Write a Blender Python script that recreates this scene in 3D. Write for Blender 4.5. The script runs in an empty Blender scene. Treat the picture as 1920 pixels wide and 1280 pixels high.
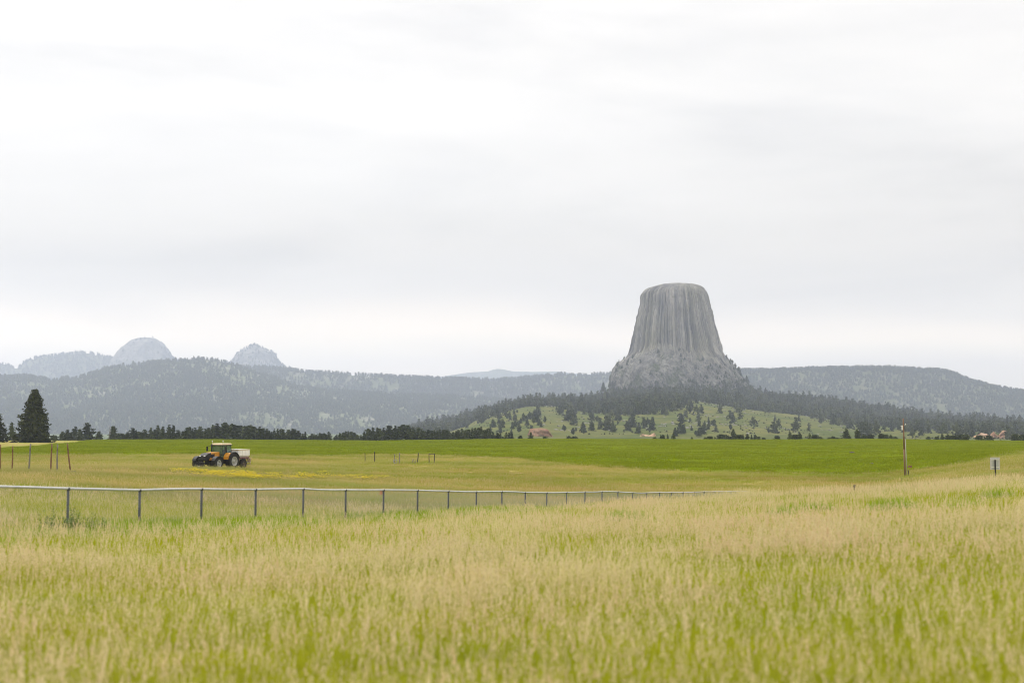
import bpy, bmesh, math, random
import numpy as np
from mathutils import Vector, Matrix

random.seed(7)
RNG = np.random.default_rng(7)
S = bpy.context.scene
COL = S.collection
R = math.radians

# ------------------------------------------------------------------ camera
EYE = 1.65
FPX = 1920 * 50.0 / 36.0            # focal length in photograph pixels
PITCH = math.atan(160.0 / FPX)      # true horizon lies 160 px under the centre
cam_d = bpy.data.cameras.new('camera')
cam_d.lens = 50.0
cam_d.sensor_width = 36.0
cam_d.clip_start = 0.1
cam_d.clip_end = 40000.0
cam_d.dof.use_dof = True
cam_d.dof.focus_distance = 260.0
cam_d.dof.aperture_fstop = 1.6
cam = bpy.data.objects.new('camera', cam_d)
COL.objects.link(cam)
cam.location = (0, 0, EYE)
cam.rotation_euler = (R(90) + PITCH, 0, 0)
S.camera = cam

# ------------------------------------------------------------------ world and sun
SUN_EL, SUN_AZ = R(54), R(-40)     # azimuth measured from +Y towards +X
w = bpy.data.worlds.new('World')
S.world = w
w.use_nodes = True
nt = w.node_tree
nt.nodes.clear()


def N(t, kind, **kw):
    n = t.nodes.new(kind)
    for k, v in kw.items():
        if k.startswith('i_'):
            key = k[2:]
            n.inputs[int(key) if key.isdigit() else key.replace('_', ' ')].default_value = v
        else:
            setattr(n, k, v)
    return n


def ramp(t, stops, fac=None, interp='LINEAR'):
    n = t.nodes.new('ShaderNodeValToRGB')
    n.color_ramp.interpolation = interp
    e = n.color_ramp.elements
    while len(e) > 1:
        e.remove(e[-1])
    for i, (p, c) in enumerate(stops):
        x = e[0] if i == 0 else e.new(p)
        x.position = p
        x.color = (*c, 1) if len(c) == 3 else c
    if fac is not None:
        t.links.new(fac, n.inputs[0])
    return n


def mixc(t, fac, a, b, mode='MIX'):
    n = t.nodes.new('ShaderNodeMix')
    n.data_type = 'RGBA'
    n.blend_type = mode
    for sock, v in ((n.inputs[0], fac), (n.inputs[6], a), (n.inputs[7], b)):
        if hasattr(v, 'is_linked'):
            t.links.new(v, sock)
        elif isinstance(v, (int, float)):
            sock.default_value = v
        else:
            sock.default_value = (*v, 1) if len(v) == 3 else v
    return n.outputs[2]


def math_n(t, op, a, b=0.0, clamp=False):
    n = t.nodes.new('ShaderNodeMath')
    n.operation = op
    n.use_clamp = clamp
    for i, v in enumerate((a, b)):
        if hasattr(v, 'is_linked'):
            t.links.new(v, n.inputs[i])
        else:
            n.inputs[i].default_value = v
    return n.outputs[0]


SKY_GAIN = 8.0
CLOUD_X = 7.4
sky = N(nt, 'ShaderNodeTexSky', sky_type='NISHITA', sun_disc=False, sun_elevation=SUN_EL, sun_rotation=SUN_AZ)
sky.altitude = 1200
tc = N(nt, 'ShaderNodeTexCoord')
sep = N(nt, 'ShaderNodeSeparateXYZ')
nt.links.new(tc.outputs['Generated'], sep.inputs[0])
mp2 = N(nt, 'ShaderNodeMapping')
mp2.inputs['Location'].default_value = (CLOUD_X, 0.0, 0.7)
mp2.inputs['Scale'].default_value = (1.0, 1.0, 4.6)
nt.links.new(tc.outputs['Generated'], mp2.inputs[0])
cn2 = N(nt, 'ShaderNodeTexNoise', i_Scale=2.6, i_Detail=6.0, i_Roughness=.52, i_Distortion=.25)
nt.links.new(mp2.outputs[0], cn2.inputs['Vector'])
zz_ = math_n(nt, 'ADD', sep.outputs[2], math_n(nt, 'MULTIPLY', math_n(nt, 'SUBTRACT', cn2.outputs[0], .5), .055))
# overcast deck: warm bright strip near the horizon, cool grey above it, slowly brighter to the zenith
deck = ramp(nt, [(0.0, (.98, .82, .63)), (.035, (1.0, .835, .645)), (.062, (.98, .82, .63)), (.088, (.63, .565, .485)),
                 (.13, (.565, .52, .455)), (.19, (.61, .575, .52)), (.28, (.68, .645, .59)), (1.0, (.70, .665, .62))], zz_, 'CARDINAL')
mp = N(nt, 'ShaderNodeMapping')
mp.inputs['Location'].default_value = (3.0, 1.0, 0.0)
mp.inputs['Scale'].default_value = (2.2, 2.2, 11.0)
mp.inputs['Rotation'].default_value = (0.12, 0.10, 0.0)
nt.links.new(tc.outputs['Generated'], mp.inputs[0])
cn = N(nt, 'ShaderNodeTexNoise', i_Scale=1.5, i_Detail=9.0, i_Roughness=.58, i_Distortion=.5)
nt.links.new(mp.outputs[0], cn.inputs['Vector'])
cl = ramp(nt, [(.32, (.90, .905, .915)), (.45, (.965, .967, .97)), (.53, (1, 1, 1)), (.66, (1.035, 1.035, 1.035))], cn.outputs[0])
cl2 = ramp(nt, [(.27, (.84, .845, .855)), (.42, (.97, .972, .976)), (.50, (1, 1, 1)), (.68, (1.03, 1.03, 1.03))], cn2.outputs[0])
cl3 = mixc(nt, 1.0, cl.outputs[0], cl2.outputs[0], 'MULTIPLY')
d2 = mixc(nt, 1.0, deck.outputs[0], cl3, 'MULTIPLY')
gain = N(nt, 'ShaderNodeVectorMath', operation='SCALE')
gain.inputs[3].default_value = SKY_GAIN
nt.links.new(d2, gain.inputs[0])
fin = mixc(nt, .92, sky.outputs[0], gain.outputs[0])
bg = N(nt, 'ShaderNodeBackground', i_Strength=.10)
nt.links.new(fin, bg.inputs[0])
wo = N(nt, 'ShaderNodeOutputWorld')
nt.links.new(bg.outputs[0], wo.inputs[0])

sd = bpy.data.lights.new('sun', 'SUN')
sd.energy = 1.5
sd.angle = R(20)
sd.color = (1.0, .965, .91)
sun = bpy.data.objects.new('sun', sd)
COL.objects.link(sun)
sun.rotation_euler = (-(R(90) - SUN_EL), 0, -SUN_AZ)
sun.location = (0, 0, 900)

S.view_settings.view_transform = 'Standard'
S.view_settings.look = 'None'
S.view_settings.gamma = 1
S.view_settings.use_curve_mapping = False
S.view_settings.exposure = 1.1
cy = S.cycles
cy.use_denoising = True
cy.max_bounces = 6
cy.diffuse_bounces = 3
cy.transparent_max_bounces = 8
cy.volume_bounces = 4
cy.use_adaptive_sampling = True
cy.adaptive_threshold = .006
cy.filter_width = .95
cy.caustics_reflective = False
cy.caustics_refractive = False
S.render.film_transparent = False


# ------------------------------------------------------------------ helpers
def ray(px, py):
    """direction (X/Y, Z/Y) through a pixel of the 1920 x 1280 photograph"""
    a = (px - 960) / FPX
    u = (640 - py) / FPX
    c, s = math.cos(PITCH), math.sin(PITCH)
    yy = c - s * u
    return a / yy, (s + c * u) / yy


def at(px, py, Y):
    a, b = ray(px, py)
    return Vector((a * Y, Y, EYE + b * Y))


FH = FPX * (math.cos(PITCH) + math.sin(PITCH) * .06)     # px per unit of X/Y near the horizon rows
ROW_T = np.linspace(500, 1300, 801)
ROW_W = np.array([ray(960, r)[1] for r in ROW_T])


def wrow(r):
    return np.interp(r, ROW_T, ROW_W)


def upx(px):
    return (np.asarray(px, float) - 960) / FH


def _hash(ix, iy, iz, seed):
    h = (ix * 374761393 + iy * 668265263 + iz * 2147483647 + seed * 974711) & 0xffffffff
    h = ((h ^ (h >> 13)) * 1274126177) & 0xffffffff
    h = (h ^ (h >> 16)) & 0xffffffff
    return h.astype(np.float64) / 0xffffffff


def vnoise(x, y, z=0.0, seed=0):
    x, y, z = np.broadcast_arrays(np.asarray(x, float), np.asarray(y, float), np.asarray(z, float))
    xi, yi, zi = np.floor(x), np.floor(y), np.floor(z)
    fx, fy, fz = x - xi, y - yi, z - zi
    fx, fy, fz = (q * q * (3 - 2 * q) for q in (fx, fy, fz))
    xi, yi, zi = xi.astype(np.int64), yi.astype(np.int64), zi.astype(np.int64)
    out = 0
    for dx in (0, 1):
        for dy in (0, 1):
            for dz in (0, 1):
                wgt = (fx if dx else 1 - fx) * (fy if dy else 1 - fy) * (fz if dz else 1 - fz)
                out = out + wgt * _hash(xi + dx, yi + dy, zi + dz, seed)
    return out * 2 - 1


def fbm(x, y, z=0.0, seed=0, octv=4, rough=.5):
    a, s, t, f = 1.0, 0.0, 0.0, 1.0
    for o in range(octv):
        s = s + a * vnoise(np.asarray(x) * f, np.asarray(y) * f, np.asarray(z) * f, seed + o)
        t += a
        a *= rough
        f *= 2.03
    return s / t


def tag(o, label=None, cat=None, group=None, kind=None):
    if label: o['label'] = label
    if cat: o['category'] = cat
    if group: o['group'] = group
    if kind: o['kind'] = kind
    return o


def link(name, data, parent=None, loc=None):
    o = bpy.data.objects.new(name, data)
    COL.objects.link(o)
    if parent is not None: o.parent = parent
    if loc is not None: o.location = loc
    return o


def mesh_np(name, verts, faces, mats, smooth=False, mat_idx=None, attrs=None):
    me = bpy.data.meshes.new(name)
    verts = np.asarray(verts, np.float32)
    faces = np.asarray(faces, np.int32)
    k = faces.shape[1]
    me.vertices.add(len(verts))
    me.vertices.foreach_set('co', verts.ravel())
    me.loops.add(faces.size)
    me.loops.foreach_set('vertex_index', faces.ravel())
    me.polygons.add(len(faces))
    me.polygons.foreach_set('loop_start', np.arange(0, faces.size, k, dtype=np.int32))
    me.polygons.foreach_set('loop_total', np.full(len(faces), k, np.int32))
    if smooth:
        me.polygons.foreach_set('use_smooth', np.ones(len(faces), bool))
    for m in (mats if isinstance(mats, (list, tuple)) else [mats]):
        me.materials.append(m)
    if mat_idx is not None:
        me.polygons.foreach_set('material_index', np.asarray(mat_idx, np.int32))
    for an, av in (attrs or {}).items():
        a = me.attributes.new(an, 'FLOAT', 'POINT')
        a.data.foreach_set('value', np.asarray(av, np.float32))
    me.update(calc_edges=True)
    me.validate()
    return me


def grid_faces(nr, nc, wrap=False):
    r = np.arange(nr - 1)[:, None]
    c = np.arange(nc if wrap else nc - 1)[None, :]
    c2 = (c + 1) % nc
    a = r * nc + c
    b = r * nc + c2
    return np.stack([a, b, b + nc, a + nc], -1).reshape(-1, 4)


class MB:
    """collects small shapes; build() links them as ONE mesh object"""

    def __init__(self):
        self.v, self.f, self.m = [], [], []

    def add(self, verts, faces, mi=0):
        b = len(self.v)
        self.v += [tuple(q) for q in verts]
        self.f += [tuple(b + i for i in q) for q in faces]
        self.m += [mi] * len(faces)
        return self

    def box(self, c, s, rot=None, mi=0, taper=(1, 1), bev=0.0):
        x, y, z = (q / 2 for q in s)
        tx, ty = taper
        vs = [(-x, -y, -z), (x, -y, -z), (x, y, -z), (-x, y, -z), (-x * tx, -y * ty, z), (x * tx, -y * ty, z), (x * tx, y * ty, z), (-x * tx, y * ty, z)]
        M = rot if rot is not None else Matrix.Identity(3)
        c = Vector(c)
        return self.add([c + M @ Vector(q) for q in vs], [(0, 3, 2, 1), (4, 5, 6, 7), (0, 1, 5, 4), (1, 2, 6, 5), (2, 3, 7, 6), (3, 0, 4, 7)], mi)

    def cyl(self, a, b, r0, r1=None, n=8, mi=0, caps=True):
        a, b = Vector(a), Vector(b)
        r1 = r0 if r1 is None else r1
        d = (b - a).normalized()
        p = d.orthogonal().normalized()
        q = d.cross(p)
        vs = []
        for c, r in ((a, r0), (b, r1)):
            for i in range(n):
                t = 2 * math.pi * i / n
                vs.append(c + p * (r * math.cos(t)) + q * (r * math.sin(t)))
        fs = [(i, (i + 1) % n, n + (i + 1) % n, n + i) for i in range(n)]
        if caps:
            fs += [tuple(range(n - 1, -1, -1)), tuple(range(n, 2 * n))]
        return self.add(vs, fs, mi)

    def lathe(self, prof, n=20, axis='y', c=(0, 0, 0), mi=0):
        """prof: (radius, along) pairs; closed ring profile when first == last"""
        vs = []
        for i in range(n):
            t = 2 * math.pi * i / n
            for r, h in prof:
                x, z = r * math.cos(t), r * math.sin(t)
                p = {'y': (x, h, z), 'z': (x, z, h), 'x': (h, x, z)}[axis]
                vs.append((p[0] + c[0], p[1] + c[1], p[2] + c[2]))
        k = len(prof)
        fs = []
        for i in range(n):
            j = (i + 1) % n
            for s in range(k - 1):
                fs.append((i * k + s, j * k + s, j * k + s + 1, i * k + s + 1))
        return self.add(vs, fs, mi)

    def prism(self, pts, y0, y1, mi=0):
        """side outline in x-z swept along y"""
        n = len(pts)
        vs = [(x, y0, z) for x, z in pts] + [(x, y1, z) for x, z in pts]
        fs = [tuple(range(n)), tuple(range(2 * n - 1, n - 1, -1))]
        fs += [(i, n + i, n + (i + 1) % n, (i + 1) % n) for i in range(n)]
        return self.add(vs, fs, mi)

    def mesh(self, name, mats, smooth=False, bevel=0.0):
        me = bpy.data.meshes.new(name)
        me.from_pydata([tuple(q) for q in self.v], [], self.f)
        for m in (mats if isinstance(mats, (list, tuple)) else [mats]):
            me.materials.append(m)
        me.polygons.foreach_set('material_index', self.m)
        bm = bmesh.new()
        bm.from_mesh(me)
        bmesh.ops.recalc_face_normals(bm, faces=bm.faces)
        if bevel:
            es = [e for e in bm.edges if len(e.link_faces) == 2 and e.calc_face_angle(0) > .5]
            bmesh.ops.bevel(bm, geom=es, offset=bevel, segments=2, profile=.6, affect='EDGES')
        bm.to_mesh(me)
        bm.free()
        if smooth:
            me.polygons.foreach_set('use_smooth', [True] * len(me.polygons))
        me.update()
        return me

    def build(self, name, mats, parent=None, smooth=False, bevel=0.0, loc=None):
        return link(name, self.mesh(name, mats, smooth, bevel), parent, loc)


def empty(name, loc, rz=0.0):
    o = bpy.data.objects.new(name, None)
    COL.objects.link(o)
    o.location = loc
    o.rotation_euler = (0, 0, rz)
    o.empty_display_size = .3
    return o


# ------------------------------------------------------------------ materials
def new_mat(name):
    m = bpy.data.materials.new(name)
    m.use_nodes = True
    t = m.node_tree
    return m, t, t.nodes['Principled BSDF']


def plain(name, c, rough=.6, var=.12, scale=6.0, metallic=0.0, bump=0.0, c2=None):
    m, t, b = new_mat(name)
    n = N(t, 'ShaderNodeTexNoise', i_Scale=scale, i_Detail=5.0, i_Roughness=.6)
    tcn = N(t, 'ShaderNodeTexCoord')
    t.links.new(tcn.outputs['Object'], n.inputs['Vector'])
    lo = tuple(q * (1 - var) for q in c)
    hi = tuple(min(1, q * (1 + var)) for q in (c2 or c))
    r = ramp(t, [(.3, lo), (.7, hi)], n.outputs[0])
    t.links.new(r.outputs[0], b.inputs['Base Color'])
    b.inputs['Roughness'].default_value = rough
    b.inputs['Metallic'].default_value = metallic
    if bump:
        bp = N(t, 'ShaderNodeBump', i_Strength=bump, i_Distance=.05)
        t.links.new(n.outputs[0], bp.inputs['Height'])
        t.links.new(bp.outputs[0], b.inputs['Normal'])
    return m


def noise_at(t, scale, detail=4.0, rough=.55, stretch=(1, 1, 1), offset=(0, 0, 0), dist=0.0):
    g = N(t, 'ShaderNodeNewGeometry')
    mp_ = N(t, 'ShaderNodeMapping')
    mp_.inputs['Scale'].default_value = stretch
    mp_.inputs['Location'].default_value = offset
    t.links.new(g.outputs['Position'], mp_.inputs[0])
    n = N(t, 'ShaderNodeTexNoise', i_Scale=scale, i_Detail=detail, i_Roughness=rough, i_Distortion=dist)
    t.links.new(mp_.outputs[0], n.inputs['Vector'])
    return n.outputs[0]


TAN, OLIVE, BROWN, LIME = (.52, .41, .15), (.23, .25, .025), (.47, .28, .14), (.25, .33, .02)


def meadow_colour(t):
    """where the meadow is straw, olive, brown or lime: the same patches colour soil and grass"""
    a = noise_at(t, .07, 5, .62, (.35, 1, 1), (3.1, 7.7, 0), .4)
    b = noise_at(t, .15, 5, .65, (.38, 1, 1), (11.3, 1.7, 0), .4)
    c = mixc(t, ramp(t, [(.45, (0, 0, 0)), (.59, (1, 1, 1))], a).outputs[0], OLIVE, TAN)
    c = mixc(t, ramp(t, [(.54, (0, 0, 0)), (.64, (.8, .8, .8))], b).outputs[0], c, BROWN)
    c = mixc(t, ramp(t, [(.37, (.9, .9, .9)), (.48, (0, 0, 0))], b).outputs[0], c, LIME)
    return c


m_meadow, t, b = new_mat('meadow_soil')
fine = noise_at(t, 2.5, 6, .7)
mc = meadow_colour(t)
mc = mixc(t, 1.0, mc, ramp(t, [(.25, (.55, .55, .5)), (.75, (1.1, 1.1, 1.05))], fine).outputs[0], 'MULTIPLY')
t.links.new(mc, b.inputs['Base Color'])
b.inputs['Roughness'].default_value = 1.0
b.inputs['Specular IOR Level'].default_value = .1
bp = N(t, 'ShaderNodeBump', i_Strength=.8, i_Distance=.25)
t.links.new(fine, bp.inputs['Height'])
t.links.new(bp.outputs[0], b.inputs['Normal'])

m_crop, t, b = new_mat('green_crop')
c1 = noise_at(t, .02, 5, .6, (.4, 1, 1), (0, 0, 0), .4)
c2 = noise_at(t, .22, 5, .65, (.35, 1, 1))
c3 = noise_at(t, 1.6, 3, .6)
cc = mixc(t, ramp(t, [(.35, (0, 0, 0)), (.65, (1, 1, 1))], c1).outputs[0], (.128, .168, .004), (.168, .212, .006))
cc = mixc(t, ramp(t, [(.36, (0, 0, 0)), (.66, (1, 1, 1))], c2).outputs[0], mixc(t, 1.0, cc, (.70, .74, .6), 'MULTIPLY'), mixc(t, 1.0, cc, (1.06, 1.05, 1.06), 'MULTIPLY'))
cc = mixc(t, 1.0, cc, ramp(t, [(.3, (.75, .75, .7)), (.7, (1.1, 1.1, 1.1))], c3).outputs[0], 'MULTIPLY')
t.links.new(cc, b.inputs['Base Color'])
b.inputs['Roughness'].default_value = 1
b.inputs['Specular IOR Level'].default_value = .0
bp = N(t, 'ShaderNodeBump', i_Strength=.7, i_Distance=.5)
t.links.new(c2, bp.inputs['Height'])
t.links.new(bp.outputs[0], b.inputs['Normal'])

def grass_mat(name, share, gl, gh, seed_pat):
    m, t, b = new_mat(name)
    at_t = N(t, 'ShaderNodeAttribute', attribute_name='tt')
    at_k = N(t, 'ShaderNodeAttribute', attribute_name='kk')
    pat = meadow_colour(t)
    green = mixc(t, noise_at(t, .5, 3, .6), gl, gh)
    blade = mixc(t, ramp(t, [(.0, (.08,) * 3), (1.0, (share,) * 3)], at_t.outputs['Fac']).outputs[0], green, pat)
    info = N(t, 'ShaderNodeObjectInfo')
    seed = mixc(t, ramp(t, [(.40, (0, 0, 0)), (.6, (1, 1, 1))], noise_at(t, .22, 4, .6, offset=(2, 8, 1))).outputs[0], (.785, .57, .36), (.73, .655, .31))
    seed = mixc(t, info.outputs['Random'], seed, (.80, .67, .42))
    seed = mixc(t, seed_pat, seed, pat)
    cg = mixc(t, at_k.outputs['Fac'], blade, seed)
    t.links.new(cg, b.inputs['Base Color'])
    b.inputs['Roughness'].default_value = .7
    b.inputs['Specular IOR Level'].default_value = .15
    tr = N(t, 'ShaderNodeBsdfTranslucent')
    t.links.new(cg, tr.inputs[0])
    ms = N(t, 'ShaderNodeMixShader')
    ms.inputs[0].default_value = .45
    t.links.new(b.outputs[0], ms.inputs[1])
    t.links.new(tr.outputs[0], ms.inputs[2])
    t.links.new(ms.outputs[0], t.nodes['Material Output'].inputs[0])
    return m


m_grassblade = grass_mat('meadow_grass', .14, (.29, .36, .005), (.52, .51, .012), .10)
m_midgrass = grass_mat('dry_meadow_grass', .85, (.27, .34, .02), (.40, .40, .045), .72)
m_greengrass = grass_mat('fresh_grass', .05, (.22, .36, .012), (.36, .44, .02), .3)

m_flower = plain('yellow_petals', (.82, .70, .012), .7, .12)
m_weed = plain('dark_weed_leaves', (.14, .205, .03), .7, .4, 9)


def foliage(name, lo, hi, scale=1.2):
    m, t, b = new_mat(name)
    n = noise_at(t, scale, 3, .6)
    info = N(t, 'ShaderNodeObjectInfo')
    c = mixc(t, ramp(t, [(.35, (0, 0, 0)), (.65, (1, 1, 1))], n).outputs[0], lo, hi)
    c = mixc(t, 1.0, c, ramp(t, [(0, (.62, .66, .68)), (1, (1.55, 1.45, 1.25))], info.outputs['Random']).outputs[0], 'MULTIPLY')
    t.links.new(c, b.inputs['Base Color'])
    b.inputs['Roughness'].default_value = .75
    b.inputs['Specular IOR Level'].default_value = .25
    return m


m_spruce = foliage('spruce_needles', (.022, .034, .012), (.06, .07, .022), 1.0)
m_pine = foliage('pine_needles', (.028, .044, .018), (.060, .078, .028), .9)
m_far = foliage('forest_needles', (.025, .036, .016), (.060, .072, .032), .05)
m_bark = plain('bark', (.09, .065, .045), .9, .3, 3)
m_deadwood = plain('dead_wood', (.20, .18, .16), .9, .2, 3)


def hill_mat(name, lo, mid, hi, s1=.004, s2=.03):
    m, t, b = new_mat(name)
    a = noise_at(t, s1, 6, .6)
    c = noise_at(t, s2, 5, .65, offset=(40, 9, 2))
    k = mixc(t, ramp(t, [(.40, (0, 0, 0)), (.62, (1, 1, 1))], a).outputs[0], lo, mid)
    k = mixc(t, ramp(t, [(.50, (0, 0, 0)), (.72, (.9, .9, .9))], c).outputs[0], k, hi)
    t.links.new(k, b.inputs['Base Color'])
    b.inputs['Roughness'].default_value = 1.0
    b.inputs['Specular IOR Level'].default_value = .05
    return m


m_slope = hill_mat('grassy_slope', (.062, .088, .018), (.125, .13, .032), (.185, .16, .055), .010, .035)
m_hill = hill_mat('wooded_hill', (.10, .115, .06), (.16, .18, .08), (.33, .30, .25), .003, .011)
m_hillpale = hill_mat('rocky_hill', (.085, .10, .045), (.12, .13, .06), (.24, .21, .15), .003, .014)

m_rock, t, b = new_mat('tower_rock')
st = noise_at(t, .05, 6, .62, (1, 1, .10))
fi = noise_at(t, .16, 5, .7, (1, 1, .28), (5, 3, 1))
bigp = noise_at(t, .012, 4, .5, (1, 1, .5), (9, 2, 4))
k = mixc(t, ramp(t, [(.36, (0, 0, 0)), (.64, (1, 1, 1))], st).outputs[0], (.16, .155, .152), (.40, .38, .345))
tone = N(t, 'ShaderNodeAttribute', attribute_name='tone')
k = mixc(t, 1.0, k, ramp(t, [(0, (.38, .38, .39)), (.5, (.95, .95, .95)), (1, (1.3, 1.29, 1.26))], tone.outputs['Fac']).outputs[0], 'MULTIPLY')
k = mixc(t, ramp(t, [(.45, (0, 0, 0)), (.72, (.75, .75, .75))], bigp).outputs[0], k, (.26, .245, .165))
k = mixc(t, 1.0, k, ramp(t, [(.28, (.62, .62, .64)), (.6, (1.05, 1.05, 1.05))], fi).outputs[0], 'MULTIPLY')
t.links.new(k, b.inputs['Base Color'])
b.inputs['Roughness'].default_value = .95
b.inputs['Specular IOR Level'].default_value = .1
bp = N(t, 'ShaderNodeBump', i_Strength=.6, i_Distance=3.0)
t.links.new(fi, bp.inputs['Height'])
t.links.new(bp.outputs[0], b.inputs['Normal'])

m_talus, t, b = new_mat('talus_rock')
st = noise_at(t, .06, 6, .7, (1, 1, .4))
fi = noise_at(t, .22, 5, .7, offset=(5, 3, 1))
k = mixc(t, ramp(t, [(.36, (0, 0, 0)), (.64, (1, 1, 1))], st).outputs[0], (.12, .12, .11), (.30, .288, .262))
k = mixc(t, ramp(t, [(.54, (0, 0, 0)), (.64, (.9, .9, .9))], noise_at(t, .03, 5, .65, offset=(7, 7, 7))).outputs[0], k, (.085, .105, .045))
k = mixc(t, 1.0, k, ramp(t, [(.3, (.55, .55, .57)), (.62, (1.08, 1.08, 1.08))], fi).outputs[0], 'MULTIPLY')
t.links.new(k, b.inputs['Base Color'])
b.inputs['Roughness'].default_value = .95
b.inputs['Specular IOR Level'].default_value = .1
m_summit = plain('summit_grass', (.22, .22, .10), .95, .25, .05)
m_dome = hill_mat('dome_rock', (.16, .155, .145), (.33, .31, .28), (.09, .095, .07), .012, .03)
m_redrock = hill_mat('red_outcrop', (.24, .13, .08), (.36, .235, .16), (.12, .12, .06), .08, .25)
m_pinkrock = hill_mat('pink_outcrop', (.46, .27, .17), (.58, .40, .28), (.24, .20, .12), .05, .12)


# ------------------------------------------------------------------ ground heights
PXK = np.array([-400, 60, 400, 700, 1000, 1400, 1650, 1900, 2400], float)
YK = np.array([-200, 0, 15, 36, 58, 75, 90, 116, 145, 175, 200, 260, 330, 450, 600, 640, 720, 900, 1300, 20000], float)
_tab = [
    [0, 0, -.45, -1.05, -1.35, -1.5, -1.6, -1.9, -2.6, -3.2, -3.4, -3.6, -3.6, -3.2, -3.9],
    [0, 0, -.45, -1.12, -1.40, -1.55, -1.65, -1.95, -2.7, -3.3, -3.4, -3.6, -3.6, -3.2, -3.9],
    [0, 0, -.45, -1.20, -1.85, -2.2, -2.4, -2.7, -3.0, -3.4, -3.5, -3.6, -3.7, -3.6, -3.6],
    [0, 0, -.42, -1.20, -2.10, -2.6, -2.9, -3.3, -3.7, -4.0, -4.1, -4.2, -4.2, -4.1, -4.1],
    [0, 0, -.40, -1.10, -2.00, -2.9, -3.4, -4.0, -4.3, -4.4, -4.4, -4.4, -4.2, -3.7, -3.25],
    [0, 0, -.30, -.80, -1.50, -2.2, -3.2, -4.6, -4.7, -4.6, -4.6, -4.4, -4.2, -3.9, -3.6],
    [0, 0, -.20, -.55, -1.30, -1.8, -2.6, -3.9, -4.6, -4.7, -4.6, -4.2, -4.0, -3.8, -3.4],
    [0, 0, -.10, -.30, -.80, -1.35, -2.0, -2.4, -2.5, -2.4, -2.3, -2.9, -3.4, -3.7, -4.2],
    [0, 0, -.10, -.20, -.60, -1.1, -1.8, -2.2, -2.3, -2.2, -2.1, -2.7, -3.3, -3.7, -4.2]]
ZT = np.array([r + [r[-1] - 1.1, r[-1] - 5.0, -20, -26, -26] for r in _tab])


def ground(X, Y, rough=True):
    X, Y = np.broadcast_arrays(np.asarray(X, float), np.asarray(Y, float))
    sh = X.shape
    X, Y = X.ravel(), Y.ravel()
    acc = 0
    for m in (.93, .965, 1.0, 1.035, 1.07):
        Ym = np.where(Y > 0, Y * m, Y)
        Xm = np.where(Y > 0, X * m, X)
        px = np.clip(960 + FH * Xm / np.maximum(Ym, 6.0), -400, 2400)
        cols = np.stack([np.interp(px, PXK, ZT[:, j]) for j in range(len(YK))], 1)
        j = np.clip(np.searchsorted(YK, Ym) - 1, 0, len(YK) - 2)
        f = (Ym - YK[j]) / (YK[j + 1] - YK[j])
        i = np.arange(len(Ym))
        acc = acc + cols[i, j] * (1 - f) + cols[i, j + 1] * f
    z = acc / 5
    if rough:
        k = np.clip(Y / 60, .15, 1)
        z = z + k * (.10 * fbm(X * .08, Y * .05, 0, 3, 3) + .04 * vnoise(X * .5, Y * .35, 0, 8))
    return z.reshape(sh)


def g1(X, Y):
    return float(ground(np.array([X]), np.array([Y]))[0])


def march(px, row, y0, y1, hfun):
    """first depth at which the ray through the pixel meets the surface"""
    a, b = ray(px, row)
    Y = np.linspace(y0, y1, 900)
    d = EYE + b * Y - hfun(a * Y, Y)
    k = np.where(d < 0)[0]
    return float(Y[k[0]]) if len(k) else None


# ------------------------------------------------------------------ ground sheet
ys = np.concatenate([np.linspace(-60, 4, 14), np.geomspace(5, 760, 190), np.geomspace(790, 17600, 34)])
us = np.linspace(-.66, .66, 240)
YY, UU = np.meshgrid(ys, us, indexing='ij')
XX = UU * (YY + 90)
ZZ = ground(XX, YY)
m_valley = hill_mat('valley_grass', (.07, .10, .03), (.11, .14, .04), (.16, .15, .06), .006, .03)
kk_ = int(np.searchsorted(ys, 660))
PP = np.stack([XX, YY, ZZ], -1)
tag(link('meadow_ground', mesh_np('meadow_ground', PP[:kk_ + 1].reshape(-1, 3), grid_faces(kk_ + 1, len(us)), m_meadow, True)), kind='structure')
tag(link('valley_ground', mesh_np('valley_ground', PP[kk_:].reshape(-1, 3), grid_faces(len(ys) - kk_, len(us)), m_valley, True)), kind='structure')

# crop field: a sheet of standing crop over the ground between its two edges
NEAR_PX = [-500, -100, 60, 130, 300, 480, 600, 760, 850, 960, 1040, 1150, 1300, 1450, 1600, 1690, 1760, 1850, 1920, 2010, 2150]
NEAR_ROW = [850, 851, 852, 853.5, 853, 854.5, 855, 854, 855.5, 859.5, 868, 878, 886, 888, 888.5, 886.5, 877, 862, 848, 838, 829]
FAR_PX = [-500, -100, 0, 50, 120, 150, 170, 190, 2150]
FAR_Y_ROW = [848, 846, 841, 838, 831.5, 828.5, 826, 0, 0]


def crop_bounds(px):
    yn = march(px, np.interp(px, NEAR_PX, NEAR_ROW) + 1.2 * vnoise(px * .05, 3.3, 0, 5).item(), 110, 640, ground) or 420.0
    r = np.interp(px, FAR_PX, FAR_Y_ROW)
    yf = march(px, r, 110, 640, ground) if px < 180 else 632.0
    yf = yf or 632.0
    return min(yn, 560), max(yf, min(yn, 560) + 4)


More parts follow.
